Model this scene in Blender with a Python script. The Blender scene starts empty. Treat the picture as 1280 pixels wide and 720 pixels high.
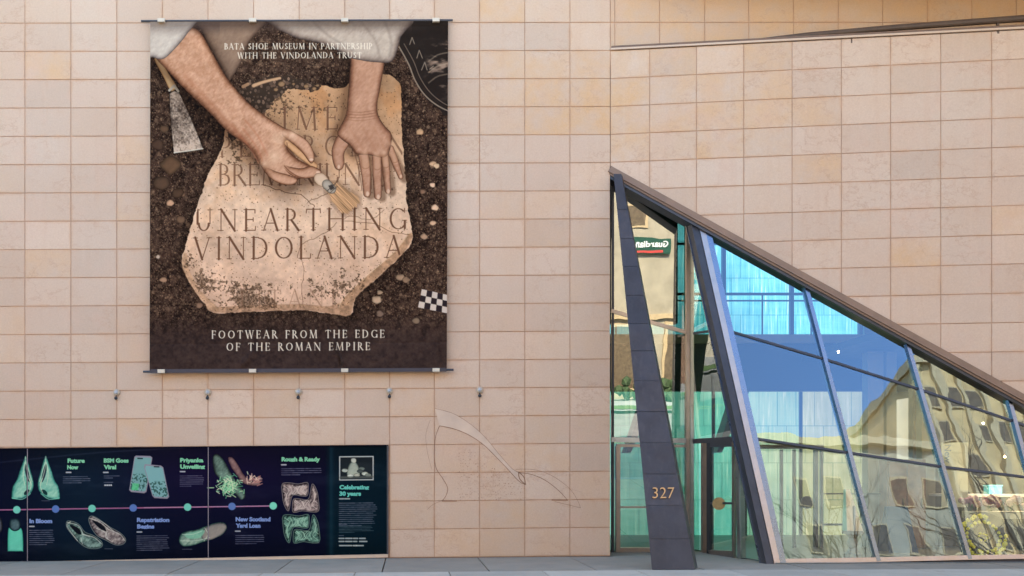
import bpy, bmesh, math, random
import numpy as np
from mathutils import Vector, Matrix

# ---------------------------------------------------------------- camera, sky, sun, exposure
S = bpy.context.scene
COL = S.collection
F, CX, CY, EYE = 1240.0, 510.0, 597.0, 1.6      # focal length and principal point in photo pixels, eye height
cam_d = bpy.data.cameras.new('camera')
cam = bpy.data.objects.new('camera', cam_d); COL.objects.link(cam)
cam.location = (0, 0, EYE); cam.rotation_euler = (math.radians(90), 0, 0)
cam_d.sensor_width = 36.0; cam_d.lens = 36.0*F/1280.0
cam_d.shift_x = (640-CX)/1280.0; cam_d.shift_y = (CY-360)/1280.0
cam_d.clip_start = 0.1; cam_d.clip_end = 3000
S.camera = cam

SUN_EL, SUN_AZ = math.radians(46), math.radians(-14)   # behind the museum, a little to the left
world = bpy.data.worlds.new('World'); S.world = world; world.use_nodes = True
wn = world.node_tree.nodes; wl = world.node_tree.links
sky = wn.new('ShaderNodeTexSky'); sky.sky_type = 'NISHITA'; sky.sun_disc = False
sky.sun_elevation = SUN_EL; sky.sun_rotation = SUN_AZ
sky.altitude = 100; sky.air_density = 1.0; sky.dust_density = 0.3; sky.ozone_density = 3.0
bg = wn['Background']; bg.inputs[1].default_value = 0.15
wl.new(sky.outputs[0], bg.inputs[0])
sun_d = bpy.data.lights.new('sun', 'SUN'); sun_d.energy = 3.6; sun_d.angle = math.radians(0.5); sun_d.color = (1.0, 0.93, 0.82)
sun = bpy.data.objects.new('sun', sun_d); COL.objects.link(sun)
sdir = Vector((math.sin(SUN_AZ)*math.cos(SUN_EL), math.cos(SUN_AZ)*math.cos(SUN_EL), math.sin(SUN_EL)))
sun.rotation_euler = sdir.to_track_quat('Z', 'Y').to_euler(); sun.location = (0, 60, 60)
vs = S.view_settings
vs.view_transform = 'Standard'; vs.look = 'None'; vs.gamma = 1.0; vs.use_curve_mapping = False
vs.exposure = 2.82
S.cycles.max_bounces = 8; S.cycles.transparent_max_bounces = 16
S.cycles.diffuse_bounces = 4; S.cycles.glossy_bounces = 4
S.cycles.caustics_reflective = False; S.cycles.caustics_refractive = False
S.cycles.use_denoising = True
S.cycles.sample_clamp_indirect = 6.0

random.seed(7); rng = np.random.default_rng(7)

# ---------------------------------------------------------------- helpers
def lin(c):
    c = np.asarray(c, float)/255.0
    return np.where(c <= 0.04045, c/12.92, ((c+0.055)/1.055)**2.4)
CAL = np.array((0.93, 0.83, 0.63))      # a print colour measured in the shade -> base colour
def alb(c):
    return tuple(float(v) for v in lin(c)*CAL)

CAMP = Vector((0, 0, EYE))
def ray(px, py): return Vector(((px-CX)/F, 1.0, (CY-py)/F))
def hit(px, py, plane):
    n, p = plane; d = ray(px, py)
    return CAMP + d*(n.dot(p-CAMP)/n.dot(d))
def at(px, py, Y): return CAMP + ray(px, py)*Y
def plane3(a, b, c):
    n = (b-a).cross(c-a).normalized()
    if n.y > 0: n = -n
    return (n, a)
def gz(x):                               # the pavement climbs gently to the right
    return 0.0085*(x-2.4) if x < 4 else 0.0136+0.003*(x-4)

class MB:
    def __init__(s): s.v = []; s.f = []; s.attr = []; s.uv = {}
    def poly(s, pts, a=None, uv=None):
        if uv: s.uv[len(s.f)] = uv
        i = len(s.v); s.v += [tuple(p) for p in pts]; s.f.append(tuple(range(i, i+len(pts)))); s.attr.append(a or (0, 0))
    def hexa(s, p, a=None):              # p: 8 corners, bottom four then top four
        i = len(s.v); s.v += [tuple(q) for q in p]
        for q in ((0,3,2,1),(4,5,6,7),(0,1,5,4),(1,2,6,5),(2,3,7,6),(3,0,4,7)):
            s.f.append(tuple(i+k for k in q)); s.attr.append(a or (0, 0))
    def box(s, x0, x1, y0, y1, z0, z1, a=None):
        s.hexa([(x0,y0,z0),(x1,y0,z0),(x1,y1,z0),(x0,y1,z0),(x0,y0,z1),(x1,y0,z1),(x1,y1,z1),(x0,y1,z1)], a)
    def bar(s, p, q, w, d, side, front, a=None):   # a bar p..q; w along 'side', d behind 'front'
        p = Vector(p); q = Vector(q); t = (q-p).normalized()
        fr = Vector(front); fr = (fr - t*fr.dot(t)).normalized(); sd = t.cross(fr).normalized()
        h = sd*(w/2); b = -fr*d
        s.hexa([p-h, p+h, p+h+b, p-h+b, q-h, q+h, q+h+b, q-h+b], a)
    def prism(s, pts, off, a=None):      # front polygon pts, thickened by vector off
        n = len(pts); off = Vector(off); i = len(s.v)
        s.v += [tuple(p) for p in pts] + [tuple(Vector(p)+off) for p in pts]
        s.f.append(tuple(i+k for k in range(n))); s.attr.append(a or (0, 0))
        s.f.append(tuple(i+n+k for k in reversed(range(n)))); s.attr.append(a or (0, 0))
        for k in range(n):
            s.f.append((i+k, i+n+k, i+n+(k+1) % n, i+(k+1) % n)); s.attr.append(a or (0, 0))
    def tube(s, pts, r, seg=8, cap=True):
        pts = [Vector(p) for p in pts]; rings = []
        rr = r if isinstance(r, (list, tuple)) else [r]*len(pts)
        for k, p in enumerate(pts):
            t = (pts[min(k+1, len(pts)-1)]-pts[max(k-1, 0)]).normalized()
            u = t.cross(Vector((0, 0, 1)) if abs(t.z) < .9 else Vector((1, 0, 0))).normalized(); w = t.cross(u)
            i = len(s.v); rings.append(i)
            for j in range(seg):
                an = 2*math.pi*j/seg
                s.v.append(tuple(p+(u*math.cos(an)+w*math.sin(an))*rr[k]))
        for a0, b0 in zip(rings, rings[1:]):
            for j in range(seg):
                s.f.append((a0+j, a0+(j+1) % seg, b0+(j+1) % seg, b0+j)); s.attr.append((0, 0))
        if cap:
            s.f.append(tuple(rings[0]+j for j in reversed(range(seg)))); s.attr.append((0, 0))
            s.f.append(tuple(rings[-1]+j for j in range(seg))); s.attr.append((0, 0))
    def lathe(s, prof, c, seg=24):       # prof: (radius, height)
        c = Vector(c); s.tube([c+Vector((0, 0, h)) for r, h in prof], [r for r, h in prof], seg)
    def disc(s, c, n, r, th, seg=28):
        n = Vector(n).normalized(); c = Vector(c); s.tube([c, c+n*th], r, seg)
    def ico(s, c, r, sub=1, jit=0.0, sc=(1, 1, 1)):
        bm = bmesh.new(); bmesh.ops.create_icosphere(bm, subdivisions=sub, radius=1)
        i = len(s.v)
        for v in bm.verts:
            k = r*(1+random.uniform(-jit, jit)); s.v.append((c[0]+v.co.x*k*sc[0], c[1]+v.co.y*k*sc[1], c[2]+v.co.z*k*sc[2]))
        for f in bm.faces: s.f.append(tuple(i+v.index for v in f.verts)); s.attr.append((0, 0))
        bm.free()
    def build(s, name, mat, parent=None, smooth=False, attrs=False):
        me = bpy.data.meshes.new(name); me.from_pydata(s.v, [], s.f)
        if attrs:
            a = me.attributes.new('tone', 'FLOAT', 'FACE'); a.data.foreach_set('value', [x[0] for x in s.attr])
            a = me.attributes.new('warm', 'FLOAT', 'FACE'); a.data.foreach_set('value', [x[1] for x in s.attr])
        if s.uv:
            u = me.attributes.new('tile', 'FLOAT2', 'CORNER'); k = 0; d = []
            for i, f in enumerate(s.f): d += [c for q in s.uv.get(i, [(.5, .5)]*len(f)) for c in q]
            u.data.foreach_set('vector', d)
        if smooth: me.polygons.foreach_set('use_smooth', [True]*len(me.polygons))
        me.materials.append(mat); me.update()
        o = bpy.data.objects.new(name, me); COL.objects.link(o)
        if parent is not None:
            o.parent = parent
            o.matrix_parent_inverse = Matrix.Translation(-wloc(parent))
        return o
def wloc(o):
    l = Vector(o.location)
    return l
def empty(name, loc, label=None, cat=None, group=None):
    o = bpy.data.objects.new(name, None); COL.objects.link(o); o.location = loc; o.empty_display_size = .2
    if label: tag(o, label, cat, group)
    return o
def tag(o, label, cat, group=None):
    o['label'] = label; o['category'] = cat
    if group: o['group'] = group
    return o
def struct(o): o['kind'] = 'structure'; return o

# ---------------------------------------------------------------- materials
def newmat(name):
    m = bpy.data.materials.new(name); m.use_nodes = True
    nt = m.node_tree; return m, nt, nt.nodes, nt.links, nt.nodes['Principled BSDF']
def noise(nt, scale, detail=4, rough=.55, vec=None, sc=None):
    n = nt.nodes.new('ShaderNodeTexNoise'); n.inputs['Scale'].default_value = scale
    n.inputs['Detail'].default_value = detail; n.inputs['Roughness'].default_value = rough
    tc = nt.nodes.new('ShaderNodeTexCoord'); mp = nt.nodes.new('ShaderNodeMapping')
    if sc: mp.inputs['Scale'].default_value = sc
    nt.links.new(tc.outputs['Object'], mp.inputs[0]); nt.links.new(mp.outputs[0], n.inputs['Vector'])
    return n.outputs['Fac']
def ramp(nt, src, a, b, ca=(0, 0, 0, 1), cb=(1, 1, 1, 1)):
    r = nt.nodes.new('ShaderNodeValToRGB'); r.color_ramp.elements[0].position = a; r.color_ramp.elements[1].position = b
    r.color_ramp.elements[0].color = ca; r.color_ramp.elements[1].color = cb
    nt.links.new(src, r.inputs[0]); return r.outputs[0]
def mix(nt, fac, a, b, mode='MIX'):
    m = nt.nodes.new('ShaderNodeMix'); m.data_type = 'RGBA'; m.blend_type = mode
    for s_, v in ((m.inputs[0], fac), (m.inputs[6], a), (m.inputs[7], b)):
        if isinstance(v, (int, float)): s_.default_value = v
        elif isinstance(v, tuple): s_.default_value = (*v[:3], 1)
        else: nt.links.new(v, s_)
    return m.outputs[2]
def math_(nt, op, a, b):
    m = nt.nodes.new('ShaderNodeMath'); m.operation = op
    for s_, v in ((m.inputs[0], a), (m.inputs[1], b)):
        if isinstance(v, (int, float)): s_.default_value = v
        else: nt.links.new(v, s_)
    return m.outputs[0]
def bump(nt, h, st, dist, bsdf):
    b = nt.nodes.new('ShaderNodeBump'); b.inputs['Strength'].default_value = st; b.inputs['Distance'].default_value = dist
    nt.links.new(h, b.inputs['Height']); nt.links.new(b.outputs[0], bsdf.inputs['Normal'])
def attrn(nt, name):
    a = nt.nodes.new('ShaderNodeAttribute'); a.attribute_name = name; return a
def plain(name, c, rough=.6, metal=0.0, var=.12, scale=6.0, spec=.4):
    m, nt, nd, lk, b = newmat(name)
    n = noise(nt, scale, 5)
    c0 = tuple(v*(1-var) for v in c); c1 = tuple(min(1, v*(1+var)) for v in c)
    lk.new(mix(nt, ramp(nt, n, .3, .7), c0, c1), b.inputs['Base Color'])
    b.inputs['Metallic'].default_value = metal
    lk.new(ramp(nt, n, .2, .8, (rough*.85,)*3+(1,), (min(1, rough*1.15),)*3+(1,)), b.inputs['Roughness'])
    b.inputs['Specular IOR Level'].default_value = spec
    return m
def stone_mat(name='limestone', base=(199, 176, 164)):
    m, nt, nd, lk, b = newmat(name)
    B = alb(base)
    tone = attrn(nt, 'tone').outputs['Fac']; warm = attrn(nt, 'warm').outputs['Fac']
    cloud = ramp(nt, noise(nt, .55, 3), .35, .68)
    c = mix(nt, cloud, tuple(v*f for v, f in zip(B, (.99, .955, .935))), tuple(v*f for v, f in zip(B, (1.0, 1.03, 1.06))))
    # per-slab tone
    dark = tuple(v*f for v, f in zip(B, (.86, .81, .78))); pale = tuple(min(1, v*f) for v, f in zip(B, (1.03, 1.09, 1.14)))
    c = mix(nt, tone, c, mix(nt, ramp(nt, tone, .49, .51), dark, pale)) if False else c
    k = nt.nodes.new('ShaderNodeMapRange'); k.inputs[1].default_value = -1; k.inputs[2].default_value = 1
    k.inputs[3].default_value = .87; k.inputs[4].default_value = 1.06; lk.new(tone, k.inputs[0])
    hs = nt.nodes.new('ShaderNodeHueSaturation'); lk.new(c, hs.inputs['Color']); lk.new(k.outputs[0], hs.inputs['Value'])
    c = hs.outputs[0]
    # iron-warm slabs, blotched by noise inside the slab
    bl = ramp(nt, noise(nt, 1.7, 6, .65), .33, .62)
    wfac = math_(nt, 'MULTIPLY', warm, bl)
    c = mix(nt, wfac, c, tuple(v*f for v, f in zip(B, (1.02, .86, .62))))
    # veins and rain streaks
    vein = ramp(nt, noise(nt, 3.2, 8, .72, sc=(1, 1, 1.8)), .60, .74)
    c = mix(nt, math_(nt, 'MULTIPLY', vein, .22), c, tuple(v*f for v, f in zip(B, (.90, .74, .58))))
    st = ramp(nt, noise(nt, 1.0, 5, .6, sc=(5.5, 1, .22)), .54, .78)
    c = mix(nt, math_(nt, 'MULTIPLY', st, .28), c, tuple(v*f for v, f in zip(B, (.88, .78, .70))))
    pst = ramp(nt, noise(nt, 1.3, 4, .6, sc=(4.2, 1, .3)), .60, .80)
    c = mix(nt, math_(nt, 'MULTIPLY', pst, .22), c, tuple(min(1, v*1.14) for v in B))
    # hairline veins
    vn = ramp(nt, math_(nt, 'ABSOLUTE', math_(nt, 'SUBTRACT', noise(nt, 1.6, 7, .62, sc=(1, 1, 1.5)), .5), 0), .0, .016, (1, 1, 1, 1), (0, 0, 0, 1))
    c = mix(nt, math_(nt, 'MULTIPLY', math_(nt, 'MULTIPLY', vn, ramp(nt, noise(nt, .8, 2), .46, .60)), .5), c, tuple(v*f for v, f in zip(B, (.74, .62, .54))))
    pinkn = ramp(nt, noise(nt, 1.1, 5, .65), .50, .72); c = mix(nt, math_(nt, 'MULTIPLY', pinkn, .5), c, tuple(v*f for v, f in zip(B, (.99, .88, .86))))
    # rust bleeding from the joints, drips under the upper edge
    sp = nt.nodes.new('ShaderNodeSeparateXYZ'); lk.new(attrn(nt, 'tile').outputs['Vector'], sp.inputs[0])
    eu = math_(nt, 'MULTIPLY', math_(nt, 'SUBTRACT', .5, math_(nt, 'ABSOLUTE', math_(nt, 'SUBTRACT', sp.outputs[0], .5), 0)), .92)
    ev = math_(nt, 'MULTIPLY', math_(nt, 'SUBTRACT', .5, math_(nt, 'ABSOLUTE', math_(nt, 'SUBTRACT', sp.outputs[1], .5), 0)), .57)
    ed = math_(nt, 'ADD', math_(nt, 'MINIMUM', eu, ev), math_(nt, 'MULTIPLY', math_(nt, 'SUBTRACT', noise(nt, 5, 5, .65), .5), .10))
    rs_ = math_(nt, 'MULTIPLY', ramp(nt, ed, -.01, .055, (1, 1, 1, 1), (0, 0, 0, 1)), ramp(nt, noise(nt, 1.4, 4, .6), .42, .62))
    c = mix(nt, math_(nt, 'MULTIPLY', rs_, .62), c, tuple(v*f for v, f in zip(B, (.90, .70, .52))))
    dr = math_(nt, 'MULTIPLY', ramp(nt, sp.outputs[1], .55, .98), ramp(nt, noise(nt, 1.0, 4, .6, sc=(9, 1, .35)), .54, .72))
    c = mix(nt, math_(nt, 'MULTIPLY', dr, .38), c, tuple(v*f for v, f in zip(B, (.84, .70, .58))))
    grain = noise(nt, 30, 6, .75)
    c = mix(nt, .45, c, mix(nt, 1.0, c, ramp(nt, grain, .2, .8, (.72, .70, .68, 1), (1.2, 1.2, 1.2, 1)), 'MULTIPLY'))
    lk.new(c, b.inputs['Base Color']); b.inputs['Roughness'].default_value = .72; b.inputs['Specular IOR Level'].default_value = .25
    bump(nt, grain, .25, .01, b)
    return m
def glass_mat(name, refl=.3, gt=(.95, .97, 1), *a_, **k_):
    return glass_(name, refl, *a_, gt=gt, **k_)
def glass_(name, refl=.3, tint=(.80, .93, .86), wob=.035, wscale=.9, trans=1.0, groug=0.0, gt=(1, 1, 1)):
    m, nt, nd, lk, b = newmat(name); nd.remove(b)
    out = nd['Material Output']
    tr = nd.new('ShaderNodeBsdfTransparent'); tr.inputs[0].default_value = (*[t*trans for t in tint], 1)
    gl = nd.new('ShaderNodeBsdfGlossy'); gl.inputs['Roughness'].default_value = groug; gl.inputs[0].default_value = (*gt, 1)
    bp = nd.new('ShaderNodeBump'); bp.inputs['Strength'].default_value = 1.0; bp.inputs['Distance'].default_value = wob
    lk.new(noise(nt, wscale, 2, .5), bp.inputs['Height']); lk.new(bp.outputs[0], gl.inputs['Normal'])
    lw = nd.new('ShaderNodeLayerWeight'); lw.inputs[0].default_value = .35
    mr = nd.new('ShaderNodeMapRange'); mr.inputs[3].default_value = refl; mr.inputs[4].default_value = min(1, refl+.5)
    lk.new(lw.outputs['Facing'], mr.inputs[0])
    mx = nd.new('ShaderNodeMixShader'); lk.new(mr.outputs[0], mx.inputs[0]); lk.new(tr.outputs[0], mx.inputs[1]); lk.new(gl.outputs[0], mx.inputs[2])
    lk.new(mx.outputs[0], out.inputs[0])
    return m
def emit_mat(name, c, st):
    m, nt, nd, lk, b = newmat(name)
    b.inputs['Base Color'].default_value = (*c, 1); b.inputs['Emission Color'].default_value = (*c, 1); b.inputs['Emission Strength'].default_value = st
    return m
def print_mat(name, rough=.55, spec=.3, bmp=0.0):
    m, nt, nd, lk, b = newmat(name)
    a = attrn(nt, 'ink'); n = noise(nt, 260, 2)
    lk.new(mix(nt, 1.0, a.outputs['Color'], ramp(nt, n, .3, .7, (.94, .94, .94, 1), (1.05, 1.05, 1.05, 1)), 'MULTIPLY'), b.inputs['Base Color'])
    b.inputs['Roughness'].default_value = rough; b.inputs['Specular IOR Level'].default_value = spec
    if bmp: bump(nt, noise(nt, 400, 2), bmp, .002, b)
    return m
M = {}
M['stone'] = stone_mat()
M['joint'] = plain('mortar_joint', alb((172, 138, 118)), .9, var=.25, scale=3)
M['steel'] = plain('brushed_steel', (.52, .51, .50), .30, 1.0, .06, 8)
M['warm_steel'] = plain('warm_steel', (.40, .32, .27), .38, 1.0, .08, 5)
M['bluesteel'] = plain('bright_steel', (.19, .21, .25), .28, 1.0, .05, 5)
M['dark'] = plain('dark_bronze', (.045, .042, .045), .45, .3, .2, 4)
M['fascia'] = plain('fascia_bronze', alb((130, 106, 94)), .6, .1, .15, 3)
M['slate'] = plain('slate_cladding', alb((58, 52, 56)), .5, .0, .22, 2.2, .3)
def slate_mat():
    m, nt, nd, lk, b = newmat('slate_cladding'); c = alb((60, 54, 57))
    tone = attrn(nt, 'tone').outputs['Fac']; k = nt.nodes.new('ShaderNodeMapRange'); k.inputs[1].default_value = -1; k.inputs[2].default_value = 1
    k.inputs[3].default_value = .82; k.inputs[4].default_value = 1.18; lk.new(tone, k.inputs[0])
    cc = mix(nt, ramp(nt, noise(nt, 1.8, 7, .68), .3, .72), tuple(v*.68 for v in c), tuple(v*1.3 for v in c))
    cc = mix(nt, math_(nt, 'MULTIPLY', ramp(nt, noise(nt, 2.2, 5, .7, sc=(5, 5, .5)), .52, .72), .45), cc, tuple(v*1.7 for v in c))
    cc = mix(nt, math_(nt, 'MULTIPLY', ramp(nt, noise(nt, 4.0, 6, .75), .60, .70), .5), cc, (c[0]*1.5, c[1]*1.1, c[2]*.9))
    hs = nt.nodes.new('ShaderNodeHueSaturation'); lk.new(cc, hs.inputs['Color']); lk.new(k.outputs[0], hs.inputs['Value']); lk.new(hs.outputs[0], b.inputs['Base Color'])
    lk.new(ramp(nt, noise(nt, 3, 5), .3, .7, (.34, .34, .34, 1), (.62, .62, .62, 1)), b.inputs['Roughness']); b.inputs['Specular IOR Level'].default_value = .35
    bump(nt, noise(nt, 5, 4), .12, .02, b); return m
M['slate'] = slate_mat()
M['gold'] = plain('gold_metal', (.58, .30, .11), .5, .6, .1, 20)
M['brass'] = plain('brass', (.20, .15, .07), .45, .8, .2, 20)
M['rubber'] = plain('black_rubber', (.02, .02, .02), .6)
M['zinc'] = plain('zinc', (.38, .36, .33), .6, .3)
M['coping'] = plain('coping_stone', alb((196, 172, 158)), .6, var=.06, scale=2)
M['glass'] = glass_mat('facade_glass', .108, (.64, .83, .98), (.84, .81, .72), .0035, .9)
M['glass_a'] = glass_mat('entrance_glass', .34, (.90, .89, .82), (.38, .47, .40), .0015, 1.1)
M['glass_b'] = glass_mat('side_glass', .12, (.9, .97, 1), (.62, .92, .80), .003, 1.0)
M['clip'] = plain('clip_alloy', alb((196, 186, 178)), .6, 0, .1)
M['white'] = plain('white_paint', (.62, .61, .57), .6, var=.05)
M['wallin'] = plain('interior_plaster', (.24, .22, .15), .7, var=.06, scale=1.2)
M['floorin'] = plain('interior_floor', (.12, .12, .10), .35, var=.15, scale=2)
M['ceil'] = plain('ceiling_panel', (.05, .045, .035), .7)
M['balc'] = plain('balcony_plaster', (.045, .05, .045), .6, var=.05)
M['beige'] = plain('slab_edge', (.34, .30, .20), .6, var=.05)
# ---------------------------------------------------------------- ground
PW = (Vector((0, -1, 0)), Vector((0, 20, 0)))          # face of the long wall
TH = math.radians(7)
CR = Vector(((763-CX)/62.0, 20, 0))                    # foot of the crease
PN = Vector((-math.sin(TH), -math.cos(TH), 0))
P2 = (PN, CR)                                          # face of the projecting wall
def concrete(name, c, var=.2, scale=1.5):
    m, nt, nd, lk, b = newmat(name)
    n1 = ramp(nt, noise(nt, scale, 7, .68), .3, .72); n2 = noise(nt, 60, 4, .7); tone = attrn(nt, 'tone').outputs['Fac']
    cc = mix(nt, n1, tuple(v*(1-var) for v in c), tuple(v*(1+var) for v in c))
    k = nt.nodes.new('ShaderNodeMapRange'); k.inputs[1].default_value = -1; k.inputs[2].default_value = 1
    k.inputs[3].default_value = .86; k.inputs[4].default_value = 1.14; lk.new(tone, k.inputs[0])
    hs = nt.nodes.new('ShaderNodeHueSaturation'); lk.new(cc, hs.inputs['Color']); lk.new(k.outputs[0], hs.inputs['Value'])
    st = ramp(nt, noise(nt, 2.3, 5, .7), .62, .74)
    cc = mix(nt, math_(nt, 'MULTIPLY', st, .55), hs.outputs[0], tuple(v*.55 for v in c))
    cc = mix(nt, .4, cc, mix(nt, 1.0, cc, ramp(nt, n2, .2, .8, (.7, .7, .7, 1), (1.25, 1.25, 1.25, 1)), 'MULTIPLY'))
    lk.new(cc, b.inputs['Base Color']); b.inputs['Roughness'].default_value = .8; b.inputs['Specular IOR Level'].default_value = .25
    bump(nt, n2, .3, .01, b)
    return m
M['plaza'] = concrete('plaza_concrete', alb((150, 142, 134)), .12)
M['walk'] = concrete('sidewalk_concrete', alb((180, 173, 166)), .10)
M['asphalt'] = concrete('asphalt', (.19, .18, .17), .25, .8)
M['kerbm'] = concrete('kerb_concrete', (.30, .29, .28), .15)
m = MB()
N = 60
for i in range(-N, N):
    x0, x1 = i*25.0, (i+1)*25.0
    m.poly([(x0, -1500, gz(x0)-.30), (x1, -1500, gz(x1)-.30), (x1, 1500, gz(x1)-.30), (x0, 1500, gz(x0)-.30)])
M['soil'] = plain('ground_earth', (.10, .09, .08), .9)
struct(m.build('ground', M['soil']))
def slabs(x0, x1, dx, y0, y1, dy, dz, gap, name, mat, off=0.0):
    m = MB(); nx = int((x1-x0)/dx); ny = max(1, round((y1-y0)/dy)); dy = (y1-y0)/ny
    for j in range(ny):
        for i in range(nx):
            a, b = x0+i*dx+gap/2, x0+(i+1)*dx-gap/2; c, d = y0+j*dy+gap/2, y0+(j+1)*dy-gap/2
            t = (random.uniform(-1, 1)*.7, 0); e = random.uniform(-.002, .002)
            P = [(a, c, gz(a)+dz+e), (b, c, gz(b)+dz+e), (b, d, gz(b)+dz+e), (a, d, gz(a)+dz+e)]
            m.prism(P, (0, 0, -.09), t)
    return struct(m.build(name, mat, attrs=True))
# paving behind and in front of the change of surface
slabs(3.243-1.845*24, 3.243+1.845*24, 1.845, 17.02, 23.5, 3.0, .0, .022, 'plaza_paving', M['plaza'])
slabs(3.9-1.6*26, 3.9+1.6*26, 1.6, 12.9, 17.02, 1.4, .0, .016, 'pavement', M['walk'])
m = MB(); m.prism([(x, 0, 0) for x in (0,)]*0 or [(-60, 12.9, gz(-60)-.10), (60, 12.9, gz(60)-.10), (60, 24.0, gz(60)-.10), (-60, 24.0, gz(-60)-.10)], (0, 0, -.05))
struct(m.build('paving_bed', M['joint']))
m = MB()
for i in range(-12, 12):
    x0, x1 = i*4.0, i*4+3.99
    m.hexa([(x0, 12.6, gz(x0)-.26), (x1, 12.6, gz(x1)-.26), (x1, 12.89, gz(x1)-.26), (x0, 12.89, gz(x0)-.26),
            (x0, 12.62, gz(x0)+.004), (x1, 12.62, gz(x1)+.004), (x1, 12.89, gz(x1)+.004), (x0, 12.89, gz(x0)+.004)])
struct(m.build('kerb', M['kerbm'], attrs=True))
def sheet(name, y0, y1, dz, mat, xa=-90, xb=90, n=24):
    m = MB()
    for i in range(n):
        a, b = xa+(xb-xa)*i/n, xa+(xb-xa)*(i+1)/n
        m.poly([(a, y0, gz(a)+dz), (b, y0, gz(b)+dz), (b, y1, gz(b)+dz), (a, y1, gz(a)+dz)])
    return struct(m.build(name, mat, attrs=True))
sheet('road', -4.0, 12.6, -.13, M['asphalt'])
M['ypaint'] = plain('yellow_road_paint', (.60, .42, .06), .6, var=.2)
M['wpaint'] = plain('white_road_paint', (.62, .62, .60), .6, var=.2)
sheet('road_centre_marking', 4.55, 4.67, -.126, M['ypaint']); sheet('road_centre_marking', 4.80, 4.92, -.126, M['ypaint'])
sheet('far_pavement', -9.0, -4.0, -.005, M['kerbm'])
M['grass'] = plain('verge_grass', (.07, .12, .03), .9, var=.4, scale=9)
sheet('grass_verge', -5.8, -4.3, .02, M['grass'])

m = MB()
for i in range(40):
    a, b = -34+i*.953, -34+(i+1)*.953
    y0 = 19.955-random.uniform(0, .03)
    m.poly([(a, y0, gz(a)+.0045), (b, y0+random.uniform(-.01, .01), gz(b)+.0045), (b, 20.0, gz(b)+.0045), (a, 20.0, gz(a)+.0045)])
M['grime'] = plain('wall_foot_grime', alb((70, 60, 54)), .9, var=.4, scale=8); struct(m.build('wall_base_joint', M['grime']))
# ---------------------------------------------------------------- the museum building
bld = empty('museum_building', (4, 20, 0), 'pink limestone museum with slanted glass entrance cut into its wall', 'building')
def clip(poly, n, c):                                   # keep the side where n.p >= c
    out = []
    for i, p in enumerate(poly):
        q = poly[(i+1) % len(poly)]; dp, dq = n.dot(p)-c, n.dot(q)-c
        if dp >= 0: out.append(p)
        if dp*dq < 0: out.append(p+(q-p)*(dp/(dp-dq)))
    return out
GAP = .0072
def slab(m, quad, back, attr, clips=()):
    """one facing slab: quad corners BL, BR, TR, TL, shrunk by half a joint, with a worn arris"""
    c = sum(quad, Vector())/4; u = (quad[1]-quad[0]).normalized(); v = (quad[3]-quad[0]).normalized()
    pts = [p - u*math.copysign(GAP, (p-c).dot(u)) - v*math.copysign(GAP, (p-c).dot(v)) for p in quad]
    for n, k in clips:
        pts = clip(pts, n, k)
        if len(pts) < 3: return
    cc = sum(pts, Vector())/len(pts)
    ins = [p + (cc-p).normalized()*.006 for p in pts]
    e = back.normalized()*random.uniform(0, .004)
    W_, H_ = (quad[1]-quad[0]).length, (quad[3]-quad[0]).length
    m.poly([p+e for p in ins], attr, [(((p-quad[0]).dot(u))/W_, ((p-quad[0]).dot(v))/H_) for p in ins])
    n = len(pts)
    for k in range(n):
        a, b = pts[k], pts[(k+1) % n]; ia, ib = ins[k], ins[(k+1) % n]; s = back.normalized()*.004
        m.poly([ia+e, ib+e, b+s+e, a+s+e], attr); m.poly([a+s+e, b+s+e, b+back, a+back], attr)
# long wall: slab grid measured on the wall
def wy(k, x):                                           # joint k (0 = y 28) at photo column x
    y0 = 28.8+35.37*k; sl = -(0.7+4.7*(y0-28)/672.0)/550.0
    return y0+sl*(x-100)
wx = [31.1+57.2*i for i in range(-14, 13)]+[713.2+4.0, 763.0]
wx = [31.1-57.2*i for i in range(14, 0, -1)]+[31.1, 88.6, 146.0, 203.0, 260.0, 317.0, 374.0, 431.0, 487.2, 543.0, 599.5, 656.0, 712.5, 763.0]
wxr = [763.0, 768.5, 824.6, 881, 936, 992, 1048, 1103.5, 1159.5, 1215, 1270.5]+[1270.5+55.8*i for i in range(1, 8)]
ZTOP2 = EYE+(CY-63.2)/62.0
PANEL = [(-260, 564.2), (485.2, 557.2), (485.2, 693.9), (-260, 706)]
m = MB(); rs = random.Random(21)
BK = Vector((0, .012, 0))
def tonewarm(px, py, r):
    t = r.gauss(0, .38); w = max(0, r.gauss(.05, .22))
    if 560 < px < 1010 and 60 < py < 180: w = max(w, r.uniform(0, .9))
    if py < 160 and px < 600: w *= .4
    if py > 470 and px > 480: w = max(w, r.uniform(0, .5)); t -= .05
    if px < 180: t -= .3
    if px > 1010: w *= .35
    if r.random() < .05: w = r.uniform(.5, 1)
    return (max(-1, min(1, t)), min(1, w))
warm_cells = {(656, 98), (656, 133), (712.5, 98), (712.5, 63), (599.5, 28)}
for i in range(len(wx)-1):
    for k in range(-9, 19):
        xa, xb = wx[i], wx[i+1]
        q = [hit(xa, wy(k+1, xa), PW), hit(xb, wy(k+1, xb), PW), hit(xb, wy(k, xb), PW), hit(xa, wy(k, xa), PW)]
        cpx, cpy = (xa+xb)/2, (wy(k, xa)+wy(k+1, xa))/2
        if cpx < 485 and cpy > 562: continue            # the printed wall panel covers these
        a = tonewarm(cpx, cpy, rs)
        if 655 < xa < 713 and 95 < cpy < 172: a = (-.3, 1.0)
        cl = []
        if cpx < 485 and cpy > 540: cl = [(Vector((0, 0, 1)), EYE+(CY-558.6)/62+.0)]
        slab(m, q, BK, a, cl)
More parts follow.
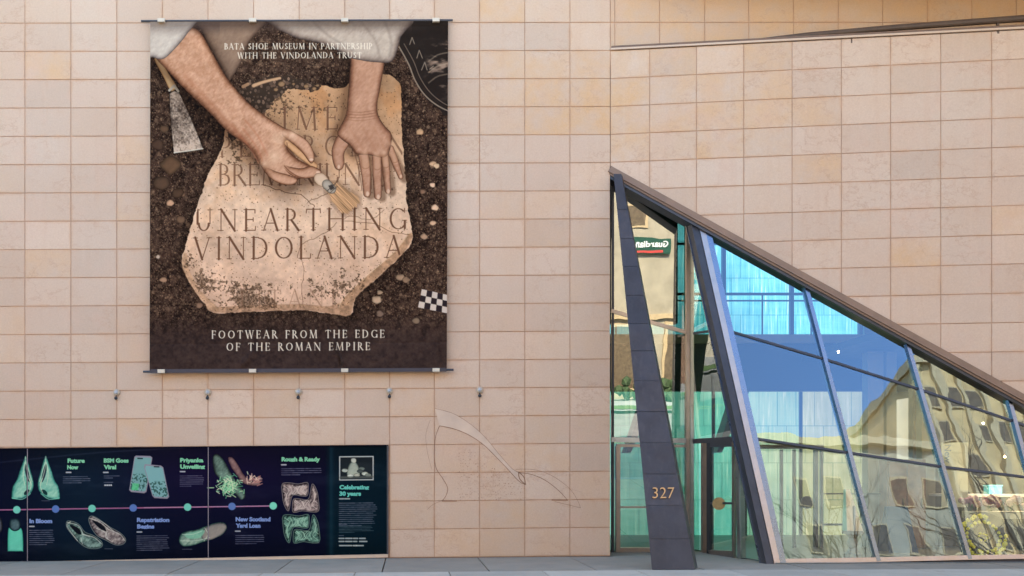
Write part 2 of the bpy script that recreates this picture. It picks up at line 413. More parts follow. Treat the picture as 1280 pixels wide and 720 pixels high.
for i in range(len(wxr)-1):                             # the same wall seen above the projecting part
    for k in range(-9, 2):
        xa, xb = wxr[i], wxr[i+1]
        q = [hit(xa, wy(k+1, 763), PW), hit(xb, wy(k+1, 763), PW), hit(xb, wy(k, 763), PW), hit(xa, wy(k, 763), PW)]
        t, w = tonewarm((xa+xb)/2, 20, rs); slab(m, q, BK, (max(-1, t*.5-.75), min(1, .75+.25*w)))  # brownish slabs; the darker tone also puts shade into their colour
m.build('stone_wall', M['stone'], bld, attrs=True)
# projecting wall
L1a, L1b = hit(765, 208.5, P2), hit(1280, 493, P2)
U2 = Vector((math.cos(TH), -math.sin(TH), 0)); UZ = Vector((0, 0, 1))
ld = (L1b-L1a).normalized(); ln = PN.cross(ld).normalized()
if ln.z < 0: ln = -ln
def s2(px):                                             # distance along the projecting wall from the crease
    p = hit(px, 300, P2); return (p-CR).dot(U2)
seams = [0, s2(812)]+[s2(812)+.9226*i for i in range(1, 13)]
seams = [0, s2(812.2), s2(870.6), s2(929.8), s2(990.2), s2(1051.8), s2(1113.4), s2(1176), s2(1239.8)]; seams += [seams[-1]+.925*i for i in range(1, 8)]
RH = 34.87/62
m = MB(); BK2 = -PN*.012
for i in range(len(seams)-1):
    for k in range(0, 18):
        z1 = ZTOP2-k*RH-.004; z0 = z1-RH
        q = [CR+U2*seams[i]+UZ*z0, CR+U2*seams[i+1]+UZ*z0, CR+U2*seams[i+1]+UZ*z1, CR+U2*seams[i]+UZ*z1]
        pxc = 763+(seams[i]+seams[i+1])*31; pyc = CY-((z0+z1)/2-EYE)*63
        a = tonewarm(pxc, pyc, rs)
        if i < 4 and k in (1, 2): a = (-.1, rs.uniform(.6, 1))
        if i == 3 and k == 0: a = (-.6, .7)
        slab(m, q, BK2, a, [(ln, ln.dot(L1a))])
m.build('stone_wall', M['stone'], bld, attrs=True)
# joint backing and wall bodies (solid behind the slabs)
XR = CR.x
m = MB()
zb = -.6
m.box(-34, XR-.01, 20.0115, 20.5, zb, 17.5)              # long wall body
m.box(XR-.01, 24, 20.0115, 20.5, ZTOP2-.3, 17.5)         # its upper part going on behind
e2 = CR+U2*seams[-1]
def w2p(s, z, d): return CR+U2*s+UZ*z-PN*d
sB = seams[-1]
zL = lambda s: (L1a+ld*((s-(L1a-CR).dot(U2))/ld.dot(U2))).z
zE = max(zL(sB), -.3)
m.prism([w2p(0, 7.88, .0115), w2p(0.03, zL(.03), .0115), w2p(sB, zE, .0115), w2p(sB, ZTOP2-.02, .0115), w2p(0, ZTOP2-.02, .0115)], -PN*.25)
m.build('wall_core', M['joint'], bld)
m = MB(); m.prism([w2p(0, ZTOP2+.045, -.025), w2p(sB, ZTOP2+.045, -.025), w2p(sB, ZTOP2+.006, -.025), w2p(0, ZTOP2+.006, -.025)], -PN*1.9)
m.build('coping', M['coping'], bld)
m = MB(); m.prism([w2p(.02, ZTOP2+.082, -.03), w2p(sB, ZTOP2+.082, -.03), w2p(sB, ZTOP2+.047, -.03), w2p(.02, ZTOP2+.047, -.03)], -PN*1.9); M['shadow_line'] = plain('shadow_brown', alb((112, 88, 74)), .6, var=.2)
m.build('shadow_strip', M['shadow_line'], bld)  # added dark strip standing in for the shadow line along the coping
m = MB()
m.tube([hit(938, 51.2, (PN, CR-PN*.02)), hit(1010, 43.8, (PN, CR-PN*.02)), hit(1120, 34.6, (PN, CR-PN*.02)), hit(1285, 22.6, (PN, CR-PN*.02)), hit(1500, 6, (PN, CR-PN*.02))], [.03, .05, .058, .064, .068], 12)
for px, py in ((1065, 43.5), (1248, 31.5)):
    p = hit(px, py, (PN, CR)); m.box(p.x-.02, p.x+.02, p.y-.0, p.y+.05, p.z-.16, p.z+.06)
M['pipe'] = plain('brown_pipe', alb((84, 66, 54)), .6, var=.2)
m.build('roof_pipe', M['pipe'], bld, smooth=False)
# flat roof, end wall, back wall with the opening of the art glass
m = MB()
m.box(-34, 24, 20.0, 27.6, 17.5, 17.8)
m.box(-34, -33.6, 20.5, 27.5, zb, 17.5)
m.box(20.5, 24, 20.6, 27.5, zb, 17.5)
m.box(-34, 3.4, 27.2, 27.6, zb, 17.5); m.box(13.2, 24, 27.2, 27.6, zb, 17.5); m.box(3.4, 13.2, 27.2, 27.6, 9.6, 17.5)
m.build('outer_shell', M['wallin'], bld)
m = MB(); m.prism([(3.6, 20.0, 11.5), (4.2, 20.0, 11.5), (24, 20.0, 11.5), (24, 12.5, 11.5)], (0, 0, .5)); m.build('shade_lid', M['coping'], bld)  # unseen overhang, added and wedge-shaped to shade the upper wall
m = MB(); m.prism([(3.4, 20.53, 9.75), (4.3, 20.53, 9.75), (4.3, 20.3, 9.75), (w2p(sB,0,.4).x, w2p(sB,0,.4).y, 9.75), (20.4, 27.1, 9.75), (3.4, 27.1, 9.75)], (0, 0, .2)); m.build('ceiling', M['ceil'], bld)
m = MB(); m.box(3.42, 3.62, 20.52, 27.1, -.2, 9.7); m.build('interior_wall', M['wallin'], bld)
# engraved drawing of a shoe on the wall
def crv(pts, n=8):
    P = [Vector(p).to_3d() if len(p) == 2 else Vector(p) for p in pts]; out = []
    for i in range(len(P)-1):
        p0, p1, p2, p3 = P[max(i-1, 0)], P[i], P[i+1], P[min(i+2, len(P)-1)]
        for k in range(n):
            t = k/n
            out.append(0.5*((2*p1)+(p2-p0)*t+(2*p0-5*p1+4*p2-p3)*t*t+(3*p1-p0-3*p2+p3)*t**3))
    out.append(P[-1]); return out
PWf = (Vector((0, -1, 0)), Vector((0, 19.997, 0)))
M['engrave'] = plain('engraved_line', alb((140, 108, 92)), .9, var=.3, scale=3)
M['engrave_pale'] = plain('engraved_relief', alb((196, 174, 163)), .8, var=.1, scale=3)
def e5(x, y): return (480+x/2.768, 460+y/2.768)
lines = [([(192,200),(178,240),(174,290),(180,345),(205,385),(220,415),(215,440),(203,458)], 2.0),
         ([(192,200),(240,210),(290,230),(340,262),(385,305),(430,352),(465,390),(490,404)], 2.2),
         ([(490,404),(484,378),(466,362),(470,384),(488,402)], 3.0),
         ([(176,140),(240,158),(300,195),(350,240),(400,300),(440,345),(466,362)], 1.2),
         ([(466,362),(510,368),(560,390),(605,425),(636,458)], 1.8),
         ([(455,350),(520,352),(580,372),(640,415),(668,455),(680,484)], 1.0),
         ([(680,484),(640,474),(590,462)], 1.2), ([(203,458),(170,472),(150,490)], 1.0),
         ([(160,180),(145,230),(150,290),(165,350)], .8)]
for pts, w in lines:
    m = MB()
    C = crv([e5(*p) for p in pts]); P = [hit(c.x, c.y, PWf) for c in C]
    for a, b in zip(P, P[1:]):
        t = (b-a).normalized(); s = Vector((0, -1, 0)).cross(t)*(.0058*w/2)
        m.poly([a-s, b-s*random.uniform(.7, 1.2), b+s, a+s*random.uniform(.8, 1.2)])
    m.build('engraved_line', M['engrave'], bld)
for xa, xb, y in ((200, 252, 462), (580, 636, 459)):
    a, b = hit(*e5(xa, y), PWf), hit(*e5(xb, y), PWf); mm = MB(); mm.poly([a, b, b+UZ*.025, a+UZ*.03]); mm.build('engraved_notch', M['engrave'], bld)
PWg = (Vector((0, -1, 0)), Vector((0, 19.9985, 0)))
m = MB()
top = crv([e5(*p) for p in [(176,140),(240,158),(300,195),(350,240),(400,300),(440,345),(466,362)]], 6)
bot = crv([e5(*p) for p in [(192,200),(240,210),(290,230),(340,262),(385,305),(430,352),(466,390)]], 6)
for a, b, c, d in zip(top, top[1:], bot[1:], bot): m.poly([hit(p.x, p.y, PWg) for p in (a, b, c, d)])
m.build('engraved_sole', M['engrave_pale'], bld)
m = MB(); r5 = random.Random(4)
for row in range(19):
    y = 282+row*9.6+r5.uniform(-2, 2)
    x = 258 if row < 6 else 255
    xe = 330+min(160, max(0, row-3)*14)
    while x < xe:
        if r5.random() < .40:
            w, h = r5.uniform(1, 4.5), r5.uniform(1.2, 4.5)
            yy = y+r5.uniform(-2, 2); P = [hit(*e5(*q), PWf) for q in ((x, yy+h), (x+w, yy+h*.8), (x+w*.9, yy), (x+w*.2, yy-.5))]; m.poly(P)
        x += r5.uniform(3, 9)
M['pit'] = plain('worn_inscription', alb((168, 136, 120)), .9, var=.2)
m.build('worn_inscription', M['pit'], bld)['kind'] = 'stuff'

# ---- sloping fascia over the glass
FD = -PN
m = MB()
la, lb = L1a-ld*.02, L1a+ld*((sB-(L1a-CR).dot(U2))/ld.dot(U2)-.5)
P0 = [la, lb]
def fpt(p, dn, dd): return p+ln*dn+PN*dd
m.hexa([fpt(la,-.12,.03), fpt(lb,-.12,.03), fpt(lb,-.12,-.10), fpt(la,-.12,-.10), fpt(la,.0,.03), fpt(lb,.0,.03), fpt(lb,.0,-.10), fpt(la,.0,-.10)])
nj = 12
m2 = MB()
m2.hexa([fpt(la,-.215,-.03), fpt(lb,-.215,-.03), fpt(lb,-.215,-.45), fpt(la,-.215,-.45), fpt(la,-.123,-.03), fpt(lb,-.123,-.03), fpt(lb,-.02,-.45), fpt(la,-.02,-.45)])
m.build('fascia', M['fascia'], bld); m2.build('soffit', M['dark'], bld)
m = MB(); m.hexa([fpt(la,-.16,.0), fpt(lb,-.16,.0), fpt(lb,-.16,-.028), fpt(la,-.16,-.028), fpt(la,-.123,.0), fpt(lb,-.123,.0), fpt(lb,-.123,-.028), fpt(la,-.123,-.028)])
m.build('fascia_trim', M['fascia'], bld)

# ---- main sloping glass
B0 = Vector((0, 0, 0)); tB = 18.2; B0 = at(972, 704, tB)
GA, GB = L1a-PN*.14-ln*.2, L1b-PN*.14-ln*.2
PG = plane3(GA, GB, B0)
def lerp(a, b, t): return a[0]+(b[0]-a[0])*t, a[1]+(b[1]-a[1])*t
mull = [((879, 283), (974, 704)), ((1003, 345), (1097, 702)), ((1128, 412), (1211, 699.3)), ((1255, 480), (1313, 697.5)), ((1372, 545), (1410, 696)), ((1490, 612), (1508, 694.5))]
def onm(i, y):
    a, b = mull[i]; return (lerp(a, b, (y-a[1])/(b[1]-a[1])))
t1y = [413, 449, 487, 527, 570, 640]; t2y = [547.5, 566, 583.5, 597, 612, 665]
tops = []
for i in range(6): tops.append(hit(*mull[i][0], PG))
bots = [hit(*mull[i][1], PG) for i in range(6)]
T1 = [hit(*onm(i, t1y[i]), PG) for i in range(6)]; T2 = [hit(*onm(i, t2y[i]), PG) for i in range(6)]
nG = PG[0]
tops = [t+(t-b).normalized()*.22 for t, b in zip(tops, bots)]
for i in range(5):
    for q in ((bots[i], bots[i+1], T2[i+1], T2[i]), (T2[i], T2[i+1], T1[i+1], T1[i]), (T1[i], T1[i+1], tops[i+1], tops[i])):
        m = MB(); m.poly(list(q)); m.build('window_pane', M['glass'], bld)
for i in range(1, 6):
    m = MB(); m.bar(bots[i]+nG*.05, tops[i]+nG*.05, .075, .16, None, nG); m.build('mullion', M['bluesteel'], bld)
m = MB()
sidev = Vector((1, 0, 0))
hs_ = Vector((.055, 0, 0))
m.bar(bots[0]+nG*.06-UZ*.02+hs_, tops[0]+nG*.06+hs_, .108, .10, None, nG); m.build('corner_mullion', M['bluesteel'], bld)
m = MB(); m.bar(bots[0]+nG*.063-UZ*.02-hs_, tops[0]+nG*.063-hs_, .11, .10, None, nG); m.build('corner_mullion', M['warm_steel'], bld)  # warm half of the mullion: a pinkish reflection put into its colour
m = MB(); sh = -Vector((.18, 0, 0))
m.bar(bots[0]+nG*.045+sh-UZ*.02, tops[0]+nG*.045+sh, .14, .26, None, nG); m.build('corner_beam', M['dark'], bld)
m = MB(); sh = -Vector((.262, 0, 0)); m.bar(bots[0]+nG*(-.18)+sh-UZ*.02, tops[0]+nG*(-.18)+sh, .02, .03, None, nG); m.build('corner_trim', M['bluesteel'], bld)
for T in (T1, T2):
    for i in range(5):
        a, b = T[i], T[i+1]; t = (b-a).normalized()
        m = MB(); m.bar(a+t*.04+nG*.02, b-t*.04+nG*.02, .045, .09, None, nG); m.build('transom', M['dark'], bld)
m = MB()
for i in range(5):
    a, b = bots[i], bots[i+1]; t = (b-a).normalized()
    m.bar(a+nG*.04+UZ*.03, b+nG*.04+UZ*.03, .085, .10, None, nG)
m.build('sill', M['warm_steel'], bld)
m = MB()
for i in range(5):
    a, b = bots[i].copy(), bots[i+1].copy()
    m.hexa([(a.x, a.y-.02, -.02), (b.x, b.y-.02, -.02), (b.x, b.y+.2, -.02), (a.x, a.y+.2, -.02), (a.x, a.y-.02, a.z-.018), (b.x, b.y-.02, b.z-.018), (b.x, b.y+.2, b.z-.018), (a.x, a.y+.2, a.z-.018)])
m.build('plinth', M['dark'], bld)

# ---- left bay: glass leaning out over the door
At = at(771, 222, 20.32); Ab = at(773, 690.5, 21.05); nu = math.radians(2)
PA = plane3(At, Ab, At+Vector((math.cos(nu), math.sin(nu), 0)))
nA = PA[0]
def pa(x, y): return hit(x, y, PA)
A_panes = [[(764, 388), (764, 214), (771, 219), (862, 266), (862, 416)], [(764, 388), (862, 416), (862, 551), (764, 551)], [(764, 551), (862, 551), (862, 692), (764, 692)]]
for q in A_panes:
    m = MB(); m.poly([pa(*p) for p in q]); m.build('window_pane', M['glass_a'], bld)
def abar(name, p, q, w, d, mat, P=pa, n=nA, off=.03):
    m = MB(); m.bar(P(*p)+n*off, P(*q)+n*off, w, d, None, n); return m.build(name, mat, bld)
abar('frame_head', (768, 221.5), (866, 271), .085, .12, M['warm_steel'])
abar('corner_post', (859.5, 268), (859.5, 691), .075, .14, M['warm_steel'], off=.04)
abar('corner_post', (864.8, 270), (864.8, 690), .075, .12, M['steel'], off=.025)
abar('transom', (764, 388.5), (857, 415.2), .075, .09, M['warm_steel'])
abar('transom', (764, 549.5), (857, 551), .10, .10, M['steel'])
abar('transom', (771, 557), (857, 557.5), .055, .10, M['warm_steel'], off=.02)
abar('door_stile', (772.5, 558), (772.5, 690), .085, .12, M['warm_steel'])
abar('door_rail', (775, 687.5), (857, 687.5), .11, .10, M['warm_steel'])
abar('door_rail', (775, 634), (857, 634), .035, .06, M['warm_steel'], off=.01)
abar('jamb', (766, 214), (766, 691), .05, .10, M['dark'], off=.01)

# ---- return side of the glass wedge with the entrance door
PBb = at(866, 689, 21.4)
PB = plane3(bots[0]+Vector((-.2, .1, 0)), tops[0]+Vector((-.2, .1, 0)), PBb)
nB = PB[0]
def pb(x, y): return hit(x, y, PB)
B_panes = [[(867, 277), (869, 283), (892, 416), (867, 418)], [(867, 418), (892, 416), (923, 549), (867, 551)], [(919, 549), (923, 549), (956, 699), (919, 697)], [(867, 551), (874, 551), (874, 692), (867, 692)]]
for q in B_panes:
    m = MB(); m.poly([pb(*p) for p in q]); m.build('window_pane', M['glass_b'], bld)
abar('transom', (868, 416.5), (891, 413.5), .05, .08, M['dark'], pb, nB)
abar('transom', (868, 551.5), (922, 548.6), .10, .10, M['dark'], pb, nB)
abar('jamb', (878.5, 553), (878.5, 694), .10, .12, M['warm_steel'], pb, nB, .02)
abar('jamb', (921.5, 549), (924.5, 697), .12, .12, M['steel'], pb, nB, .02)
abar('jamb', (890, 470), (890, 549), .035, .06, M['dark'], pb, nB, .0)
m = MB(); m.poly([pb(*p) for p in ((885, 554), (919, 553), (919, 697), (885, 695))]); door = m.build('door', M['glass_b'], bld)
def dpart(name, p, q, w, d, mat, off=.02):
    m = MB(); m.bar(pb(*p)+nB*off, pb(*q)+nB*off, w, d, None, nB); o = m.build(name, mat); o.parent = door; o.matrix_parent_inverse = door.matrix_world.inverted(); return o
def reparent(o, par):
    o.parent = par; o.matrix_parent_inverse = Matrix.Translation(Vector((0, 0, 0)))
dpart('door_stile', (886.5, 553), (886.5, 695.5), .16, .08, M['rubber']); dpart('door_stile', (917, 553), (917, 697), .07, .06, M['warm_steel'])
dpart('door_rail', (887, 556), (917, 555), .10, .06, M['dark']); dpart('door_rail', (887, 692), (917, 693.5), .16, .06, M['warm_steel'])
dpart('push_bar', (890, 629), (916, 629), .04, .05, M['dark'], .04)
for nm, c, r, off in (('door_handle', M['brass'], .16, .075),):
    p = pb(902, 629)+nB*off; m = MB(); m.disc(p+Vector((0, -.05, 0)), (-.3, -1, 0), .125, .04); o = m.build(nm, c); o.parent = door
for o in door.children: o.matrix_parent_inverse = Matrix.Identity(4)
# ---------------------------------------------------------------- painter for the flat printed things (banner, wall panel)
def vnoise(x, y, seed=0):
    xi = np.floor(x).astype(np.int64); yi = np.floor(y).astype(np.int64); fx = x-xi; fy = y-yi
    def h(a, b):
        n = (a*374761393+b*668265263+seed*1442695041) & 0x7fffffff
        n = ((n ^ (n >> 13))*1274126177) & 0x7fffffff
        return ((n ^ (n >> 16)) & 0xffff)/65535.0
    u = fx*fx*(3-2*fx); v = fy*fy*(3-2*fy)
    return (h(xi, yi)*(1-u)+h(xi+1, yi)*u)*(1-v)+(h(xi, yi+1)*(1-u)+h(xi+1, yi+1)*u)*v
def fbm(x, y, s, o=4, seed=0):
    r = 0; a = .5; t = 0
    for k in range(o):
        r = r+a*vnoise(x/s, y/s, seed+k*17); t += a; a *= .55; s /= 2.03
    return r/t
def worley(x, y, s, seed=0):
    gx = np.floor(x/s).astype(np.int64); gy = np.floor(y/s).astype(np.int64)
    best = np.full(x.shape, 9.0); ident = np.zeros(x.shape)
    for dx in (-1, 0, 1):
        for dy in (-1, 0, 1):
            cx = gx+dx; cy = gy+dy
            n = (cx*374761393+cy*668265263+seed*69069) & 0x7fffffff; n = ((n ^ (n >> 13))*1274126177) & 0x7fffffff; n = n ^ (n >> 16)
            px = (cx+(n & 255)/255.0)*s; py = (cy+((n >> 8) & 255)/255.0)*s; r = .25+((n >> 16) & 255)/255.0*.75
            d = np.hypot((x-px)*(1+.3*((n >> 5) & 1)), y-py)/s/r
            b = d < best; best = np.where(b, d, best); ident = np.where(b, ((n >> 3) & 1023)/1023.0, ident)
    return best, ident
def sstep(a, b, x):
    t = np.clip((x-a)/(b-a), 0, 1); return t*t*(3-2*t)
class Painter:
    def __init__(s, x0, y0, w, h, R):
        s.R = R; s.W = int(w*R)+1; s.H = int(h*R)+1
        s.X, s.Y = np.meshgrid(x0+np.arange(s.W)/R, y0+np.arange(s.H)/R); s.x0, s.y0 = x0, y0
        s.img = np.zeros((s.H, s.W, 3))
    def win(s, pts, pad=3):
        a = np.array(pts, float)[:, :2]; lo = a.min(0)-pad; hi = a.max(0)+pad
        i0 = max(0, int((lo[0]-s.x0)*s.R)); i1 = min(s.W, int((hi[0]-s.x0)*s.R)+2)
        j0 = max(0, int((lo[1]-s.y0)*s.R)); j1 = min(s.H, int((hi[1]-s.y0)*s.R)+2)
        return (slice(j0, j1), slice(i0, i1)) if i1 > i0 and j1 > j0 else None
    def smooth(s, pts, n=5, closed=True):
        P = np.array(pts, float); N = len(P); out = []
        for i in range(N if closed else N-1):
            g = (lambda k: P[k % N]) if closed else (lambda k: P[min(max(k, 0), N-1)])
            p0, p1, p2, p3 = g(i-1), g(i), g(i+1), g(i+2)
            for k in range(n):
                t = k/n; out.append(.5*(2*p1+(p2-p0)*t+(2*p0-5*p1+4*p2-p3)*t*t+(3*p1-p0-3*p2+p3)*t**3))
        if not closed: out.append(P[-1])
        return np.array(out)
    def sdpoly(s, P, w):                                # negative inside
        X, Y = s.X[w], s.Y[w]; d = np.full(X.shape, 1e9); ins = np.zeros(X.shape, bool)
        for a, b in zip(P, np.roll(P, -1, 0)):
            e = b-a; L = e.dot(e)+1e-12; t = np.clip(((X-a[0])*e[0]+(Y-a[1])*e[1])/L, 0, 1)
            d = np.minimum(d, np.hypot(X-a[0]-t*e[0], Y-a[1]-t*e[1]))
            c = (a[1] > Y) != (b[1] > Y)
            if abs(e[1]) > 1e-9: ins ^= c & (X < e[0]*(Y-a[1])/e[1]+a[0])
        return np.where(ins, -d, d)
    def sdline(s, segs, w):                             # segs: (x0,y0,x1,y1,w0,w1)
        X, Y = s.X[w], s.Y[w]; d = np.full(X.shape, 1e9)
        for x0, y0, x1, y1, w0, w1 in segs:
            ex, ey = x1-x0, y1-y0; L = ex*ex+ey*ey+1e-12; t = np.clip(((X-x0)*ex+(Y-y0)*ey)/L, 0, 1)
            d = np.minimum(d, np.hypot(X-x0-t*ex, Y-y0-t*ey)-.5*(w0+(w1-w0)*t))
        return d
    def cov(s, sd, soft=0.0): return np.clip(.5-sd*s.R/(1+soft*s.R), 0, 1)
    def blend(s, w, al, c):
        c = np.asarray(c, float)
        if c.ndim == 1: c = c/255.0
        s.img[w] = s.img[w]*(1-al[..., None])+c*al[..., None]
    def mul(s, w, al, k): s.img[w] = s.img[w]*(1-al[..., None]*(1-np.asarray(k)))
    def poly(s, pts, c, smooth=0, soft=0.0, alpha=1.0):
        P = s.smooth(pts, smooth) if smooth else np.array(pts, float); w = s.win(P)
        if w: s.blend(w, s.cov(s.sdpoly(P, w), soft)*alpha, c)
    def line(s, pts, wd, c, alpha=1.0, smooth=0, soft=0.0, w1=None):
        P = s.smooth(pts, smooth, False) if smooth else np.array(pts, float); n = len(P)-1; w1 = wd if w1 is None else w1
        segs = [(*P[i], *P[i+1], wd+(w1-wd)*i/n, wd+(w1-wd)*(i+1)/n) for i in range(n)]
        w = s.win(P, 4+max(wd, w1))
        if w: s.blend(w, s.cov(s.sdline(segs, w), soft)*alpha, c)
    def round(s, pts=None, cap=None, cs=None, r=8, smooth=5, fade=None, light=(-.35, -.55), tex=.1, rimdark=1.0, seed=3):
        """a rounded photographed form: tone falls off towards its outline"""
        if pts is not None:
            P = s.smooth(pts, smooth); w = s.win(P); sd = s.sdpoly(P, w)
        else:
            w = s.win([(c[0], c[1]) for c in cap]+[(c[2], c[3]) for c in cap], 14); sd = s.sdline(cap, w)
        t = np.clip(-sd/r, 0, 1); h = np.sqrt(np.clip(1-(1-t)**2, 0, 1))
        gy, gx = np.gradient(h*r*.8, 1/s.R); nz = 1/np.sqrt(1+gx*gx+gy*gy)
        lam = np.clip(nz*.75-(gx*light[0]+gy*light[1])*nz*.6*-1, 0, 1.2)
        X, Y = s.X[w], s.Y[w]
        k = .12+.88*sstep(0, .98, h)*(.50+.50*lam)+(fbm(X, Y, 14, 3, seed)-.5)*tex*1.2+(fbm(X*.7+Y*.7, (Y-X)*.35, 2.0, 3, seed+5)-.5)*tex*2.0
        k = np.clip(k, 0, 1)[..., None]; lo, mi, hi = [np.array(c)/255.0 for c in cs]
        col = np.where(k < .55, lo+(mi-lo)*(k/.55), mi+(hi-mi)*((k-.55)/.45))
        al = s.cov(sd)
        if fade is not None:
            (ax, ay), (bx, by) = fade; L = (bx-ax)**2+(by-ay)**2
            al = al*sstep(0, 1, ((X-ax)*(bx-ax)+(Y-ay)*(by-ay))/L)
        s.blend(w, al, col)
    def mesh(s, corners, off=None):                     # TL, TR, BR, BL world corners -> vertices and quads
        tl, tr, br, bl = [np.array(c) for c in corners]
        u = np.linspace(0, 1, s.W)[None, :, None]; v = np.linspace(0, 1, s.H)[:, None, None]
        p = (tl*(1-u)+tr*u)*(1-v)+(bl*(1-u)+br*u)*v
        if off is not None: p = p.copy(); p[..., 1] += off
        return p
def inkmesh(name, P, img, mat, parent, gain=1.0):
    H, W = img.shape[:2]
    me = bpy.data.meshes.new(name); me.vertices.add(H*W); me.vertices.foreach_set('co', P.reshape(-1))
    i = np.arange((H-1)*(W-1)); r = i//(W-1); c = i % (W-1); a = r*W+c
    q = np.stack([a, a+W, a+W+1, a+1], 1).astype(np.int32); n = len(q)
    me.loops.add(n*4); me.loops.foreach_set('vertex_index', q.reshape(-1))
    me.polygons.add(n); me.polygons.foreach_set('loop_start', (np.arange(n)*4).astype(np.int32))
    me.polygons.foreach_set('use_smooth', np.ones(n, bool))
    me.update(calc_edges=True)
    at_ = me.color_attributes.new('ink', 'FLOAT_COLOR', 'POINT')
    L = lin(np.clip(img, 0, 1)*255)*CAL*gain; A = np.ones((H*W, 4), np.float32); A[:, :3] = L.reshape(-1, 3)
    at_.data.foreach_set('color', A.reshape(-1))
    me.materials.append(mat); o = bpy.data.objects.new(name, me); COL.objects.link(o)
    o.parent = parent; o.matrix_parent_inverse = Matrix.Translation(-Vector(parent.location)); return o

# ---- a roman capital alphabet made of strokes (unit cap height, y up)
TK, TN, SF = .125, .055, .10
def G_(w, *st): return (w, st)
def I_(x, w=TK): return [('l', x, 0, x, 1, w), ('s', x, 0), ('s', x, 1)]
def arc(cx, cy, rx, ry, a0, a1): return [('a', cx, cy, rx, ry, a0, a1)]
ROM = {
 'A': (.80, [('l', .08, 0, .40, 1, TN), ('l', .40, 1, .72, 0, TK), ('l', .20, .34, .60, .34, TN), ('s', .08, 0), ('s', .72, 0)]),
 'B': (.62, I_(.12)+[('l', .12, .98, .30, .98, TN), ('l', .12, .52, .34, .52, TN), ('l', .12, .02, .34, .02, TN)]+arc(.30, .75, .20, .23, -90, 90)+arc(.34, .27, .24, .25, -90, 90)),
 'C': (.78, arc(.46, .5, .42, .50, 48, 312)+[('l', .75, .80, .75, .98, TN), ('l', .75, .20, .75, .04, TN)]),
 'D': (.82, I_(.12)+[('l', .12, .98, .34, .98, TN), ('l', .12, .02, .34, .02, TN)]+arc(.34, .5, .42, .48, -90, 90)),
 'E': (.60, I_(.12)+[('l', .12, .98, .52, .98, TN), ('l', .12, .52, .44, .52, TN), ('l', .12, .02, .54, .02, TN), ('l', .53, .98, .53, .82, TN), ('l', .55, .02, .56, .20, TN), ('l', .45, .44, .45, .60, TN)]),
 'F': (.56, I_(.12)+[('l', .12, .98, .52, .98, TN), ('l', .12, .50, .44, .50, TN), ('l', .53, .98, .53, .82, TN), ('l', .45, .42, .45, .58, TN)]),
 'G': (.84, arc(.46, .5, .42, .50, 50, 318)+[('l', .75, .80, .75, .98, TN), ('l', .76, .06, .76, .40, TK), ('s', .74, .41)]),
 'H': (.88, I_(.12)+I_(.74)+[('l', .12, .52, .74, .52, TN)]),
 'I': (.30, I_(.15)), 'J': (.4, I_(.2)),
 'K': (.78, I_(.12)+[('l', .14, .46, .62, 1, TN), ('l', .30, .58, .70, 0, TK), ('s', .62, 1), ('s', .70, 0)]),
 'L': (.58, I_(.12)+[('l', .12, .02, .54, .02, TN), ('l', .54, .02, .56, .22, TN)]),
 'M': (1.0, [('l', .10, 0, .16, 1, TN), ('l', .16, 1, .49, .03, TK), ('l', .49, .03, .82, 1, TN), ('l', .82, 1, .88, 0, TK), ('s', .10, 0), ('s', .88, 0), ('s', .14, 1), ('s', .84, 1)]),
 'N': (.90, [('l', .12, 0, .12, 1, TN), ('l', .12, 1, .76, .0, TK), ('l', .76, 0, .76, 1, TN), ('s', .12, 0), ('s', .09, 1), ('s', .76, 1)]),
 'O': (.92, arc(.46, .5, .42, .50, 0, 360)),
 'P': (.60, I_(.12)+[('l', .12, .98, .30, .98, TN), ('l', .12, .44, .30, .44, TN)]+arc(.30, .71, .23, .27, -90, 90)),
 'R': (.70, I_(.12)+[('l', .12, .98, .30, .98, TN), ('l', .12, .48, .32, .48, TN), ('l', .30, .48, .64, .0, TK), ('s', .66, 0)]+arc(.30, .73, .22, .25, -90, 90)),
 'S': (.56, arc(.28, .745, .20, .235, 35, 262)+arc(.29, .265, .21, .245, -145, 82)+[('l', .45, .84, .45, .98, TN), ('l', .07, .18, .07, .02, TN)]),
 'T': (.72, [('l', .36, 0, .36, 1, TK), ('s', .36, 0), ('l', .04, .97, .68, .97, TN), ('l', .045, .97, .03, .80, TN), ('l', .675, .97, .69, .80, TN)]),
 'U': (.84, [('l', .13, 1, .13, .34, TK), ('l', .71, 1, .71, .34, TN), ('s', .13, 1), ('s', .71, 1)]+arc(.42, .34, .29, .345, 180, 360)),
 'V': (.80, [('l', .08, 1, .40, 0, TK), ('l', .40, 0, .72, 1, TN), ('s', .08, 1), ('s', .72, 1)]),
 'W': (1.1, [('l', .08, 1, .34, 0, TK), ('l', .34, 0, .56, 1, TN), ('l', .56, 1, .80, 0, TK), ('l', .80, 0, 1.02, 1, TN), ('s', .08, 1), ('s', .56, 1), ('s', 1.02, 1)]),
 'Y': (.74, [('l', .08, 1, .37, .46, TK), ('l', .37, .46, .66, 1, TN), ('l', .37, 0, .37, .48, TK), ('s', .37, 0), ('s', .08, 1), ('s', .66, 1)]),
 ' ': (.42, [])}
